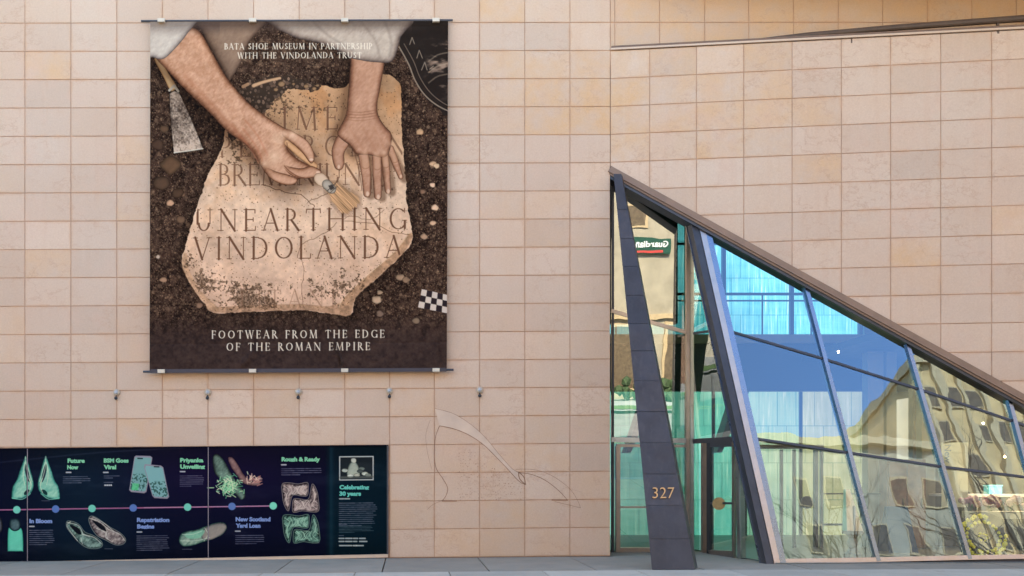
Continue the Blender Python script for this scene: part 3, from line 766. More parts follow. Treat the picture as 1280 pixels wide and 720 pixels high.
def roman(text, x0, x1, ybot, cap, wk=1.0, ybot2=None):
    """strokes (photo px) of a line of capitals stretched to run from x0 to x1"""
    nat = sum(ROM[c][0] for c in text); gap = ((x1-x0)/cap-nat)/(len(text)-1) if len(text) > 1 else 0
    segs = []; x = x0
    for c in text:
        w, st = ROM[c]; yb = ybot if ybot2 is None else ybot+(ybot2-ybot)*(x-x0)/(x1-x0)
        X = lambda u: x+u*cap
        Y = lambda v: yb-v*cap
        for s in st:
            if s[0] == 'l': segs.append((X(s[1]), Y(s[2]), X(s[3]), Y(s[4]), s[5]*cap*wk, s[5]*cap*wk))
            elif s[0] == 's':
                y = Y(s[2]+(.018 if s[2] < .5 else -.018)); segs.append((X(s[1]-SF), y, X(s[1]+SF), y, .045*cap*wk, .045*cap*wk))
            else:
                _, cx, cy, rx, ry, a0, a1 = s; n = max(6, int(abs(a1-a0)/15)); rx -= TK/2; ry -= TN/2
                P = []
                for k in range(n+1):
                    an = math.radians(a0+(a1-a0)*k/n); P.append((cx+rx*math.cos(an), cy+ry*math.sin(an), (TN+(TK-TN)*abs(math.cos(an))**1.3)*cap*wk))
                for a, b in zip(P, P[1:]): segs.append((X(a[0]), Y(a[1]), X(b[0]), Y(b[1]), a[2], b[2]))
        x += w*cap+gap*cap
    return segs
def ptext(p, segs, c, alpha=1.0, dx=0, dy=0, mask=None, soft=0.0):
    by = {}
    for s in segs: by.setdefault(int(min(s[0], s[2])//24), []).append(s)
    acc = np.zeros((p.H, p.W))
    for g in by.values():
        g = [(a+dx, b+dy, c_+dx, d+dy, e, f) for a, b, c_, d, e, f in g]
        w = p.win([(q[0], q[1]) for q in g]+[(q[2], q[3]) for q in g], 4)
        if w: acc[w] = np.maximum(acc[w], p.cov(p.sdline(g, w), soft))
    if mask is not None: acc *= mask
    p.blend((slice(None), slice(None)), acc*alpha, c)

# ---------------------------------------------------------------- the exhibition banner
def paint_banner():
    p = Painter(187, 25, 372, 438, 2.0); X, Y = p.X, p.Y; full = (slice(None), slice(None))
    b = fbm(X, Y, 60, 4, 1); f = fbm(X, Y, 5, 4, 2)
    f2 = fbm(X, Y, 2.2, 2, 6)-.5; base = np.stack([.195+.10*(b-.5)+.26*(f-.5)+.16*f2, .14+.085*(b-.5)+.21*(f-.5)+.13*f2, .122+.075*(b-.5)+.18*(f-.5)+.11*f2], -1)
    p.img[:] = base
    low = sstep(385, 425, Y)                             # the plain dark foot of the print
    for s_, sd, amt, thr in ((3.2, 11, .46, .50), (6.0, 12, .34, .50), (1.9, 15, .50, .42), (2.6, 16, .45, .42), (9, 17, .28, .42)):
        d, i = worley(X, Y, s_, sd); pres = (i*7.31 % 1) > (.45 if s_ < 6 else .62)
        a = (1-sstep(thr-.2, thr, d))*pres*amt*(1-low*.85)*(.4+.6*i)
        c = np.stack([.50+.35*i, .40+.30*i, .33+.26*i], -1); hl = np.clip(1.1-d, .3, 1)[..., None]
        p.blend(full, a, c*hl)
    d, i = worley(X, Y, 16, 31); a = (1-sstep(.30, .36, d))*((i*5.7 % 1) > .8)*.4*(1-low*.5)
    edge = fbm(X, Y, 4, 3, 9)
    p.blend(full, a*(.6+.4*edge), np.stack([.36+.22*i, .27+.18*i, .22+.16*i], -1)*np.clip(1.25-1.5*d, .4, 1.15)[..., None])
    # strewn pale pebbles and brown cobbles
    rp = random.Random(3)
    for x, y, r, c in ((437,165,4,(150,110,85)),(524,165,5,(172,138,112)),(541,205,5,(190,155,130)),(545,207,4,(196,165,140)),(540,231,4,(205,170,150)),(543,260,5,(205,170,148)),(541,279,4,(185,150,128)),(530,296,5,(168,135,115)),(500,347,6,(150,122,104)),(471,375,7,(178,150,130)),(475,366,4,(150,125,108)),(475,393,5,(120,98,88)),(520,402,5,(140,118,100)),(212,253,5,(178,140,118)),(226,273,6,(104,80,66)),(204,349,5,(150,118,100)),(249,381,5,(140,110,95)),(197,320,3,(170,150,140)),(508,350,5,(130,104,88)),(528,240,4,(120,92,78)),(212,205,14,(88,66,52)),(202,228,11,(76,58,48)),(221,240,8,(72,54,44)),(196,180,9,(70,52,44)),(205,160,6,(84,64,52))):
        pts = [(x+r*rp.uniform(.75, 1.1)*math.cos(a), y+r*rp.uniform(.6, .95)*math.sin(a)) for a in [k*math.pi/4 for k in range(8)]]
        p.round(pts, cs=([v*.45 for v in c], [v*.85 for v in c], [min(255, v*1.12) for v in c]), r=r*.7, tex=.12)
    p.mul(full, sstep(60, 20, Y)*.45, (.7, .7, .75))
    g = sstep(380, 440, Y)*.9
    p.blend(full, g*.75, np.stack([.225+.05*(f-.5), .182+.04*(f-.5), .190+.04*(f-.5)], -1))
    # bucket of black plastic, top right
    bp = [(499,58),(505,26),(560,26),(560,140),(548,136),(533,124),(521,106),(512,84)]
    w = p.win(bp); sd = p.sdpoly(p.smooth(bp, 5), w); Xw, Yw = X[w], Y[w]
    sh = fbm(Xw*.7, Yw*1.6, 14, 4, 77); gl = sstep(.50, .74, sh)*sstep(525, 545, Xw)*sstep(40, 60, Yw)*sstep(130, 100, Yw)
    p.blend(w, p.cov(sd), np.stack([.14+.40*gl, .115+.34*gl, .11+.31*gl], -1)+.03*(sh-.5)[..., None])
    rim = [(498,58),(510,80),(518,100),(530,118),(545,131),(561,139)]
    p.line(rim, 1.6, (150,132,122), .8, 6); p.line([(x+6, y-4) for x, y in rim], 1.0, (130,112,104), .7, 6); p.line([(x+3, y-2) for x, y in rim], 2.2, (40,32,30), .9, 6)
    for pts in (((511,55),(514,46),(517,54)),((520,72),(523,62),(527,72)),((526,87),(530,77),(533,87)),((536,86),(541,82))): p.line(pts, .9, (168,150,140), .7)
    for y, a in ((70, .5), (84, .6), (97, .45)): p.line([(535,y+6),(546,y-2),(559,y-5)], 1.6, (150,132,120), a, 4, .6)
    # ---------------- the stone
    st = [(330,138),(338,127),(349,115),(360,108),(374,104),(400,106),(424,110),(440,100),(462,92),(482,92),(493,98),(500,108),(501,140),(502,170),(505,205),(507,230),(508.5,258),(515.5,297),(503,318),(470,349),(445,372),(438,394),(413,392),(378,387.5),(320,389),(268,390),(257,380),(246,367),(228,335),(229,316),(239,279),(255,230),(268,200),(278,182),(281,160),(300,150)]
    P = p.smooth(st, 4); w = p.win(P); sd = p.sdpoly(P, w); Xw, Yw = X[w], Y[w]
    sd = sd+(fbm(Xw, Yw, 6, 3, 40)-.5)*3.4
    p.mul(full, np.exp(-np.clip(p.sdpoly(P, full), 0, 50)/7)*.5, (.45, .42, .4))
    t = np.clip((Yw-100)/290, 0, 1)[..., None]
    ca, cb, cc = np.array((176,138,110))/255, np.array((206,176,158))/255, np.array((194,160,144))/255
    col = np.where(t < .5, ca+(cb-ca)*sstep(.12, .5, t), cb+(cc-cb)*(t-.5)*2)
    n1 = fbm(Xw, Yw, 34, 5, 50)-.5; n2 = fbm(Xw, Yw, 5, 4, 51)-.5
    col = col*(1+.34*n1+.20*n2)[..., None]
    org = sstep(.50, .72, fbm(Xw, Yw, 22, 4, 57))[..., None]; col = col*(1-org*(.35*(1-t))*np.array((.05, .22, .42)))
    pale = np.exp(-(((Xw-345)/70)**2+((Yw-300)/50)**2))[..., None]; col = col+pale*.05
    p.blend(w, p.cov(sd), col)
    inside = np.zeros((p.H, p.W)); inside[w] = p.cov(sd+1.5)
    # broken lower edge: the stone's thickness
    for q, c in (([(515.5,297),(503,318),(470,349),(445,372),(438,394),(424,392),(431,371),(462,342),(492,316),(511,292)], (160,124,100)),
                 ([(438,394),(413,392),(378,387.5),(320,389),(268,390),(258,382),(274,383),(320,381),(378,380),(410,383),(431,378)], (158,124,103)),
                 ([(268,390),(246,367),(228,335),(229,316),(234,318),(235,334),(251,363),(272,384)], (176,140,116))):
        Q = p.smooth(q, 3); w2 = p.win(Q); sd2 = p.sdpoly(Q, w2); n = fbm(X[w2], Y[w2], 4, 4, 66)-.5
        p.blend(w2, p.cov(sd2, .8)*.85, np.array(c)/255*(1+.7*n)[..., None])
    p.line([(511,292),(492,316),(462,342),(431,371),(424,384)], .9, (228,200,176), .5, 4, .5)
    # pits, lichen and dirt
    reg = lambda cx, cy, rx, ry: np.exp(-(((X-cx)/rx)**2+((Y-cy)/ry)**2))
    dens = .14+.42*reg(300, 366, 38, 18)+.40*reg(255, 352, 14, 18)+.34*reg(330, 378, 32, 9)+.30*reg(430, 352, 34, 22)+.22*reg(400, 370, 30, 16)+.26*reg(300, 180, 24, 30)+.22*reg(380, 125, 50, 18)+.30*reg(330, 128, 22, 18)+.22*reg(480, 235, 18, 20)+.2*reg(236, 325, 9, 18)+.12*reg(395, 225, 40, 15)
    n3 = fbm(X, Y, 2.3, 2, 61)*.6+.4*fbm(X, Y, 4.5, 3, 68); n4 = fbm(X, Y, 10, 4, 63)
    a = sstep(0, .05, dens*.86-.02-(1-n3)*.66+.42*(n4-.5))*inside
    d, i = worley(X, Y, 2.4, 93); a = a*np.clip(.55+.7*(d < .5+.5*i)*(.5+i*.6), 0, 1)
    p.blend(full, a*.85, np.array((74,56,44))/255*(1+.5*(n2.mean()+fbm(X, Y, 2, 2, 5)-.5))[..., None])
    d, i = worley(X, Y, 4.4, 91); a = (1-sstep(.14, .24, d))*((i*3.3 % 1) > .55-.4*dens)*inside; p.blend(full, a*.75, (92,66,48))
    # soil still lying on the upper left, with the pale chips sticking out
    gp = [(286,176),(300,164),(318,152),(334,134),(349,118),(372,112),(392,114),(400,106),(380,98),(350,94),(318,98),(300,110),(290,130)]
    Q = p.smooth(gp, 3); w2 = p.win(Q, 8); sd2 = p.sdpoly(Q, w2)+(fbm(X[w2], Y[w2], 7, 4, 71)-.5)*14
    d, i = worley(X[w2], Y[w2], 5, 72); cc = (.17+.22*i*(d < .5))[..., None]*np.array((1.25, 1, .88)); p.blend(w2, p.cov(sd2), cc)
    p.line([(316,106),(324,103),(334,100),(349,96.5)], 4.4, (196,156,126), .9, 4, 1, 3.0); p.line([(303,107),(309,104)], 4, (170,132,106), .8)
    for x, y, r in ((351,104,4.5),(344,111,3),(382,107,3.5),(392,110,3),(396,106,2.4),(366,104,2.2)): p.round([(x+r*math.cos(k), y+r*.8*math.sin(k)) for k in (0, 1, 2, 3, 4, 5, 5.9)], cs=((50,36,28),(110,84,64),(150,120,96)), r=3)
    # carving
    cut, lip = (94,62,48), (222,196,178)
    def carve(text, x0, x1, yb, cap, al=1.0, yb2=None, wk=1.0):
        s = roman(text, x0, x1, yb, cap, wk*.80, yb2)
        ptext(p, s, lip, .35*al, .7, .8, inside, .3); ptext(p, s, cut, .9*al, 0, 0, inside, .15)
    carve('LIMES', 326, 447, 162, 28, .85, 161); carve('PEARRONIN', 274, 508, 195.5, 26, .72, 195); carve('BREMENIUN', 272, 452, 231, 26.5, .82)
    carve('UNEARTHING', 243, 508, 288, 27, 1, 287, 1.02); carve('VINDOLANDA', 241.5, 503, 323.5, 27.5, 1, 322.5, 1.02)
    carve('LITANI', 300, 420, 385, 23, .42, 384, .8)
    for pts, wd in (([(384,252),(396,247),(404,244),(412,240)], .8), ([(330,231),(345,236),(358,240),(375,243),(386,252),(393,258)], 1.0), ([(430,276),(452,278),(470,281),(490,290),(513,294)], .7),
                    ([(428,274),(440,270),(455,274),(468,272),(480,262)], .6), ([(372,322),(376,306),(392,298),(410,288),(420,278)], .7), ([(377,322),(380,340),(377,360),(380,386)], .6)):
        P2_ = [(x+rp.uniform(-.8, .8), y+rp.uniform(-.8, .8)) for x, y in p.smooth(pts, 4, False)]; p.line(P2_, wd, (84,58,44), .75)
    # ---------------- clothing
    cl = ((44,36,36), (128,112,108), (190,176,170))
    p.round([(250,20),(253,41),(268.6,70),(284,98),(289,96),(300,77),(310,52),(330,20)], cs=((50,38,34),(106,84,74),(140,116,104)), r=16, tex=.14)
    
    # trowel
    p.round([(192,73),(200,73),(210,91),(220,107),(217,112),(212,112),(204,96)], cs=((110,70,40),(196,156,116),(226,196,160)), r=5)
    bl = [(211.5,116),(217,113),(223,115),(230,130),(238,148),(246,167),(253,185),(236,187.5),(217,190),(214.5,165),(212.5,140)]
    w = p.win(bl); sd = p.sdpoly(np.array(bl), w); n = .5*fbm(X[w], Y[w], 8, 4, 81)+.5*fbm(X[w], Y[w], 1.8, 3, 83); k = np.clip(.34+(n-.5)*2.4+.50*sstep(150, 188, Y[w])+.22*sstep(140, 118, Y[w]), 0, 1)
    p.mul(w, np.exp(-np.clip(sd, 0, 30)/3)*.6, (.4, .38, .36)); p.blend(w, p.cov(sd), np.stack([.27+.46*k, .225+.43*k, .21+.41*k], -1)); p.line([(211,112),(217,106),(222,113)], 3, (190,182,176))
    p.line([(253,185),(236,187.5),(217,190)], 1.4, (212,204,198), .8)
    # ---------------- arms and hands in the print
    sk = ((46,25,18), (134,93,73), (200,158,138)); sk2 = ((44,27,21), (126,86,69), (188,146,127))
    def shade(pts, off, amt, soft=9):
        Q = p.smooth([(x+off[0], y+off[1]) for x, y in pts], 4); w = p.win(Q, 24); sd = p.sdpoly(Q, w); p.mul(w, amt*np.exp(-np.clip(sd, 0, 40)/soft), (.42, .36, .32))
    larm = [(190,62),(212,30),(236.7,33),(250.5,40.5),(268.6,72.5),(284.4,98.3),(308.9,126.7),(320,136),(335,147),(356,160),(371,168),(384,177),(390.5,188),(392,199),(389,203),(385,200),(378,190.5),(371,183),(361,176),(357,178),(361,189),(374,200),(388,207),(398,211),(401,215),(397,219.5),(385,222),(373,223.5),(369,228),(360,230.5),(345,226),(333,217.5),(326,208),(318,193),(306,180),(297.8,174),(281,161),(261.7,140.5),(233.9,114),(211.7,90.5)]
    rarm = [(430,62),(437,72),(436,95),(434,120),(432,141),(427,153),(421,168),(437,182),(444,192),(463,194),(478,197),(486,190),(489,168),(480,157),(472,143),(471,128),(473,118),(477,95),(480,76),(482,60)]
    shade(larm, (-1, 7), .75); shade(rarm, (-5, 3), .6, 7)
    # right hand fingers first, then the back of the hand over their roots
    def finger(c, sdr=1, fade=None, w=None): p.round(cap=c, cs=sk2, r=4.6, fade=fade, tex=.12, seed=int(c[0][0]))
    for c in ([(487,186,495,206,10,8.6),(495,206,500.5,221,8.4,6.4)], [(480,193,482.5,217,10.4,10),(482.5,217,484.5,238,9.6,8)],
              [(470.5,193,471,220,12,11.6),(471,220,472,245,11.2,9.6)], [(453.5,192,457,216,13,12.4),(457,216,458.5,242,12,9.4)]):
        a = c[0]; b = c[-1]
        p.line([(a[0]+4, a[1]+8), (b[2]+5, b[3]+2)], 11, (70,46,34), .5, 0, 3); finger(c)
    p.round([(421,170),(416,180),(414,189),(415.6,202),(419,210.5),(424,212.5),(428,210),(430,203),(430,191),(435,182),(441,172),(432,160)], cs=sk2, r=7, tex=.1)
    p.round(rarm, cs=sk2, r=13, smooth=4, tex=.12)
    for c in ([(487,184,493,200,8,7.5)], [(480,188,482,206,8,8)], [(470.5,188,471,208,9,9.5)], [(454,187,456.5,206,10,10.5)]):
        a = c[0]; p.round(cap=c, cs=((128,90,72),(156,116,96),(186,146,126)), r=4.5, fade=((a[0], a[1]), (a[2], a[3]-6)), tex=.1)
    for x, y in ((455,190),(470,192),(480,190),(488,180)): w = p.win([(x-9,y-9),(x+9,y+9)]); p.blend(w, (np.exp(-((X-x)**2+((Y-y)*1.2)**2)/20)*.35)[w], (226,190,168))
    for a in ([(436,160),(446,175),(454,188)], [(452,158),(462,174),(470,190)], [(466,158),(474,172),(481,188)], [(474,156),(482,168),(488,180)]): p.line(a, 2.2, (160,112,92), .35, 5, 2)
    for y, a in ((138, .5), (141.5, .65), (145, .6), (148.5, .35)): p.line([(431,y+.5),(450,y+2),(471,y-1)], .9, (112,72,56), a, 5, .6)
    for fx, y0 in ((457,219),(471,222),(483,217),(495,207)):
        for k in (-1.5, 0, 1.5): p.line([(fx-4, y0+k+.6),(fx, y0+k-.4),(fx+4, y0+k+.4)], .55, (132,90,72), .5, 3, .4)
    for x, y, r in ((459,242,3),(472.5,246,3),(485,239,2.8),(500.5,220,2.2),(423,208,2.6)): p.round([(x+r*math.cos(k)*.85, y+r*math.sin(k)*1.2) for k in (0, 1, 2, 3, 4, 5, 5.9)], cs=((140,100,84),(184,148,130),(204,174,158)), r=2.2, tex=.03)
    for a in ([(463.5,200),(464,236)], [(477,202),(478,238)], [(487,196),(493,214)], [(443,192),(449,216),(452,238)]): p.line(a, 1.0, (86,54,40), .7, 4, .5)
    p.line([(436,183),(441,186),(446,194)], 2.2, (74,48,36), .7, 4, 1)
    p.round([(338,15),(343,33),(355,40),(368,46),(385,50),(402,54),(420,62),(436.7,71.5),(452,75),(467,77),(485,77.5),(493,69.7),(500,45),(508,15)], cs=cl, r=20, smooth=4, tex=.10)
    for a in ([(450,26),(468,50),(474,72)], [(480,26),(488,50),(486,70)], [(390,26),(410,44),(440,62)]): p.line(a, 3, (110,98,96), .35, 5, 3)
    p.blend(p.win([(187,24),(510,60)]), (sstep(44, 26, Y)*.6)[p.win([(187,24),(510,60)])], (60,48,46))
    # brush
    br = [(407,236),(420,228),(434,238),(449,248),(446,256),(440,262),(432,268),(424,262),(414,250)]
    w = p.win(br); sd = p.sdpoly(p.smooth(br, 3), w)+(vnoise((X[w]-Y[w]*.9)/1.1, (X[w]+Y[w])/16, 4)-.5)*3.4; n = vnoise((X[w]*.72-Y[w]*.7)/.8, (X[w]+Y[w])/30, 8)
    p.mul(w, np.exp(-np.clip(sd-1, 0, 30)/4)*.45, (.5, .44, .4)); p.blend(w, p.cov(sd), (np.array((172,134,104))/255)*(.72+.55*n)[..., None])
    p.round(larm, cs=sk, r=15, smooth=4, tex=.14, light=(-.2, .6))
    p.round(cap=[(358,178,376,193,7,9),(376,193,393,207,9,7)], cs=((96,62,40),(168,124,92),(200,158,124)), r=4.5)
    p.round([(356,160),(371,167),(384,176),(391,188),(392.5,199),(389,204),(385,201),(378,191),(371,184),(360,175),(352,168)], cs=sk, r=6, tex=.1, fade=((350,160),(366,170)), light=(-.2, .5))
    p.round([(352,205),(362,208),(376,210),(388,207),(398,211),(401.5,215),(397,220),(385,222.5),(372,222),(360,216)], cs=sk, r=6.5, tex=.1, fade=((350,208),(366,212)))
    p.round([(330,208),(345,214),(360,218),(371,223),(369,228.5),(360,231),(345,227),(333,218)], cs=sk, r=6, tex=.1, fade=((328,210),(345,220)))
    for a, wd in (([(355,207),(362,214),(372,220),(380,222)], 1.2), ([(358,178),(361,189),(372,199),(384,206)], 1.1), ([(371,184),(379,192),(386,201)], .8)): p.line(a, wd, (88,52,38), .75, 5, .5)
    for a in ([(303,160),(318,180),(328,200)], [(298,168),(312,184),(322,202)], [(306,150),(322,170),(334,194)]): p.line(a, 2, (170,104,82), .4, 5, 1.6)
    for x, y, r in ((342,196,9),(330,204,5),(366,168,5),(350,172,10)): w = p.win([(x-3*r,y-3*r),(x+3*r,y+3*r)]); p.blend(w, (np.exp(-((X-x)**2+(Y-y)**2)/(r*r))*.4)[w], (236,208,188))
    for x, y in ((388.5,199),(397,215)): p.round([(x+3*math.cos(k), y+2.2*math.sin(k)) for k in (0, 1, 2, 3, 4, 5, 5.9)], cs=((140,100,84),(190,154,136),(210,180,164)), r=2, tex=.02)
    n = fbm(X*.6+Y*.5, Y*.6-X*.5, 4, 3, 120); Q = p.smooth(larm[:11]+larm[-8:], 3); w = p.win(Q); p.mul(w, p.cov(p.sdpoly(Q, w))*sstep(.45, .65, n[w])*.20, (.80, .68, .60))
    p.line([(232,95),(262,128),(290,158),(306,176)], 5, (140,84,62), .35, 5, 5)
    p.round([(394,217),(403,216),(409,222),(411,229),(405,233),(397,231),(392,224)], cs=((96,72,58),(182,154,136),(204,180,164)), r=6, tex=.05)
    p.round(cap=[(408,230,414,236,12,12)], cs=((60,52,50),(132,122,116),(178,168,160)), r=6); p.line([(409,238),(419,229)], 1.2, (70,60,56), .8); p.line([(412,241),(421,233)], 1.2, (80,68,62), .8); p.poly([(410,232),(415,230),(418,235),(413,238)], (60,54,54), 0, .8)
    # sleeve of the left arm lies over it
    p.round([(180,15),(262,15),(246,26),(237,36.5),(229,47),(221,56.5),(212,66),(204.7,72),(198,73),(190,70.5),(180,68)], cs=((58,50,52),(140,128,128),(196,186,184)), r=14, tex=.10)
    p.blend(p.win([(187,24),(270,50)]), (sstep(48, 26, Y)*.5)[p.win([(187,24),(270,50)])], (70,58,58))
    # scale bar
    A, B_, C_, D_ = np.array((527.5,362)), np.array((560.5,369.6)), np.array((560,392.6)), np.array((522.8,384.8))
    for r in range(3):
        for c in range(5):
            q = lambda u, v: (A*(1-u)+B_*u)*(1-v)+(D_*(1-u)+C_*u)*v
            k = [q(c/5, r/3), q((c+1)/5, r/3), q((c+1)/5, (r+1)/3), q(c/5, (r+1)/3)]; p.poly(k, (196,182,180) if (r+c) % 2 == 0 else (42,34,40))
    # lettering in white
    wh = (222,212,206)
    ptext(p, roman('BATA SHOE MUSEUM IN PARTNERSHIP', 279.5, 464.5, 60.4, 7.2, 1.15), wh, .95); ptext(p, roman('WITH THE VINDOLANDA TRUST', 296, 451, 71.8, 7.2, 1.15), wh, .95)
    ptext(p, roman('FOOTWEAR FROM THE EDGE', 264.5, 481, 422.4, 9.6, 1.12), wh, .95); ptext(p, roman('OF THE ROMAN EMPIRE', 283, 463, 437.8, 9.6, 1.12), wh, .95)
    return p
ban = empty('exhibition_banner', at(373, 463, 19.88), 'tall dark brown exhibition banner of hands brushing a carved stone, hung on the limestone wall', 'banner')
pb_ = paint_banner()
YB = 19.87
Xp, Yp = pb_.X, pb_.Y
u_, v_ = (Xp-187)/372, (Yp-25)/438
wr = .018*(fbm(Xp, Yp, 90, 3, 201)-.5)+.010*(fbm(Xp*2.2, Yp*.5, 40, 3, 203)-.5)
fold = lambda x0, y0, x1, y1, wd, amp, ya, yb: amp*np.exp(-(((Xp-x0)*(y1-y0)-(Yp-y0)*(x1-x0))/math.hypot(x1-x0, y1-y0)/wd)**2)*sstep(ya, yb, Yp)
wr = wr+fold(403, 395, 432, 462, 2.0, -.035, 395, 450)+fold(418, 395, 427, 462, 1.6, .03, 400, 455)+fold(330, 420, 300, 462, 5, -.02, 420, 455)+fold(545, 400, 556, 462, 3, .02, 400, 450)
wr = wr*1.7
wr = wr+.006*np.exp(-((Yp-429)/1.2)**2)+.006*np.exp(-((Yp-32)/1.0)**2)+.005*np.exp(-((Xp-373)/.8)**2)
lo = sstep(452, 463, Yp); wr = wr*(1-lo)*sstep(25, 34, Yp)
M['print'] = print_mat('banner_print', .7, .02)
inkmesh('print', pb_.mesh([at(188, 26.2, YB), at(560.2, 25.6, YB), at(558.4, 462, YB), at(187, 464, YB)], wr), pb_.img, M['print'], ban, np.array((1.02, .97, .90)))
def brod(p, q):
    m = MB(); m.tube([at(*p, YB+.01), at(*q, YB+.01)], .022, 10); m.build('rod', M['dark'], ban)
brod((176.5, 26.4), (566, 25.4)); brod((179, 464.6), (567, 462.2))
for k, x in enumerate((202, 316, 431, 545)):
    for y in (26.2-.4*(x-188)/372, 464.2-1.6*(x-187)/372):
        c = at(x, y, YB-.02); m = MB(); m.box(c.x-.07, c.x+.07, c.y-.05, c.y+.15, c.z-.035, c.z+.035); m.box(c.x-.015, c.x+.015, c.y+.02, 20.0, c.z-.015, c.z+.015); m.build('clip', M['clip'], ban)
m = MB(); a, b = at(188, 461.5, YB-.025), at(558, 459.8, YB-.025); m.poly([a, b, b-UZ*.075, a-UZ*.075])
M['hem'] = plain('dark_hem', alb((46, 38, 48)), .5, var=.2, scale=3); m.build('hem', M['hem'], ban)
# ---------------------------------------------------------------- the printed timeline panel
PX0, PX1 = -40.0, 485.0
ytop = lambda x: 561.3-4.3*x/485.0
ybot = lambda x: 702.6-10.4*x/485.0
def paint_panel():
    p = Painter(PX0, 556, PX1-PX0, 148, 2.2)
    vv = np.linspace(0, 1, p.H)[:, None]; p.Y = ytop(p.X)+(ybot(p.X)-ytop(p.X))*vv
    ow = p.win; p.win = lambda pts, pad=3: ow(pts, pad+7)
    X, Y = p.X, p.Y; full = (slice(None), slice(None))
    k1 = np.exp(-((X-105)/75)**2); k2 = np.exp(-(((X-270)/120)**2+((Y-585)/50)**2)); k3 = sstep(405, 412, X)
    r = 8+2*k1+14*k2-4*k3; g = 13+18*k1+2*k2+16*k3; b = 42+10*k1+12*k2+2*k3; d = sstep(560, 600, Y)*sstep(700, 660, Y)*.2+.62
    p.img[:] = np.stack([r*d, g*d, b*d], -1)/255
    p.blend(full, np.exp(-((X-414)/3.0)**2)*.35, (24, 62, 80))
    # time line and dots
    p.line([(-40, 638), (342, 632.4)], 1.5, (150, 92, 132)); p.line([(180, 634.6), (342, 632.2)], .7, (205, 170, 195), .6)
    for x, y, c in ((21,637.2,(108,190,176)),(69.5,636.3,(84,112,176)),(115,635.6,(108,190,176)),(166.5,634.9,(84,112,176)),(234.5,633.9,(108,190,176)),(290,633,(88,116,180)),(341.5,632.3,(118,204,182))):
        p.poly([(x+4.7*math.cos(a), y+4.7*math.sin(a)) for a in [k*math.pi/10 for k in range(20)]], c)
    rr = random.Random(8)
    def para(x, y, w, n, dy=2.55, c=(140, 140, 165), al=.62):
        for k in range(n):
            x1 = x; end = x+w*(rr.uniform(.86, 1) if k < n-1 else rr.uniform(.4, .8))
            while x1 < end:
                L = rr.uniform(1.2, 4.5); p.line([(x1, y+k*dy-.01*(x1-x)), (min(end, x1+L), y+k*dy-.01*(x1-x))], .95, c, al*rr.uniform(.6, 1)); x1 += L+.8
    for x, y, w, n in ((79,596,34,4),(130,595,22,2),(130,603,14,1),(225,595,32,6),(37,663,31,8),(171,670,42,8),(294.5,669.5,37,5),(352,586,50,4),(424,629,48,12),(424,655.5,15,1),(424,669.5,10,1)): para(x, y, w, n)
    para(424, 658, 43, 5, 1.9, (90, 108, 120), .6)
    for x, y in ((83,590.5),(129.5,590.5),(225.5,589.5),(37,658),(171.5,665),(294.5,664),(352,581)): p.line([(x,y),(x+5.5,y)], 1.7, (200,200,210), .8)
    p.line([(424.5,623.5),(429.5,623.5)], 1.6, (190,196,200), .8); p.line([(431,623.5),(437,623.5)], 1.6, (190,196,200), .8)
    for x in (130.5,133,135.5,138): p.poly([(x,605.6),(x+1.8,605.6),(x+1.8,607.4),(x,607.4)], (200,200,210))
    for y, seq in ((673,((424,6),(432,8),(442,5),(449.5,7))), (676.8,((424,6),(432,8),(442,4),(449.5,9))), (682,((424.5,15),(441.5,4),(446,8)))):
        for x, w in seq: p.line([(x,y),(x+w,y)], 1.7, (196,202,206), .75)
    for x, y, w in ((52,626,10),(131,686,10),(228,686.5,12),(390,678.5,9)): p.line([(x,y),(x+w,y)], .7, (140,140,160), .5)
    mint = ((14,52,52), (74,148,136), (150,196,178))
    rnd = p.round
    # butterfly heels
    for s in (1, -1):
        c = lambda x, y: (44.6+s*(x-44.6), y)
        rnd([c(*q) for q in ((14.5,622),(16,609),(21,600),(25,588),(29,577),(32,569.5),(35,577),(38,588),(41,598),(42,606),(40,614),(34,620),(27,623),(18,624))], cs=mint, r=7, tex=.2)
        p.poly([c(*q) for q in ((31.5,580),(34,584),(36.5,594),(37,603),(33.5,598),(31,588))], (28,46,62), 4); p.poly([c(*q) for q in ((30,616),(34,612),(38,613),(35,617),(31,619))], (20,50,54), 4)
        for a in (((32,571),(33,586),(38,604)), ((33,578),(37,592),(40,602)), ((31,578),(29,594),(31,606)), ((36,598),(39,606),(36,616))): p.line([c(*q) for q in a], .8, (206,214,190), .75, 5)
        p.line([c(15,622.5), c(28,624), c(38,617)], 1, (140,220,196), .7, 4)
    # bottle-green figure
    rnd([(9.5,688),(10,664),(13,659),(23,659),(28,664),(29,688),(27,689),(11,689)], cs=((20,80,72),(74,170,150),(104,200,176)), r=5); rnd([(12,660),(12,651),(15,648),(21,648),(25,652),(25,661),(18,664)], cs=((6,14,20),(26,44,54),(96,120,126)), r=6)
    rnd([(-12,660),(-6,640),(2,650),(3,662),(-2,668),(-10,670)], cs=((6,8,14),(30,32,40),(90,92,104)), r=6)
    # two phones
    for q, c in (([(170,569.5),(188,570),(190.5,572),(183,615),(180,616.5),(164,615),(161.5,612.5),(168,571)], (112,154,158)), ([(181,580),(201,582),(204,584),(211.5,621),(209,623.5),(193,622.5),(190.5,620),(180,584)], (118,162,168))):
        p.poly(q, (136,128,146)); P = np.array(q); C = P.mean(0); q2 = C+(P-C)*.91; p.poly(q2, c); w = p.win(q2); sd = p.sdpoly(q2, w)
        n = vnoise(X[w]/1.5, Y[w]/1.7, 5); low_ = sstep(C[1]-2, C[1]+2, Y[w]); p.blend(w, p.cov(sd)*low_*sstep(.52, .58, n)*.8, (34,70,64))
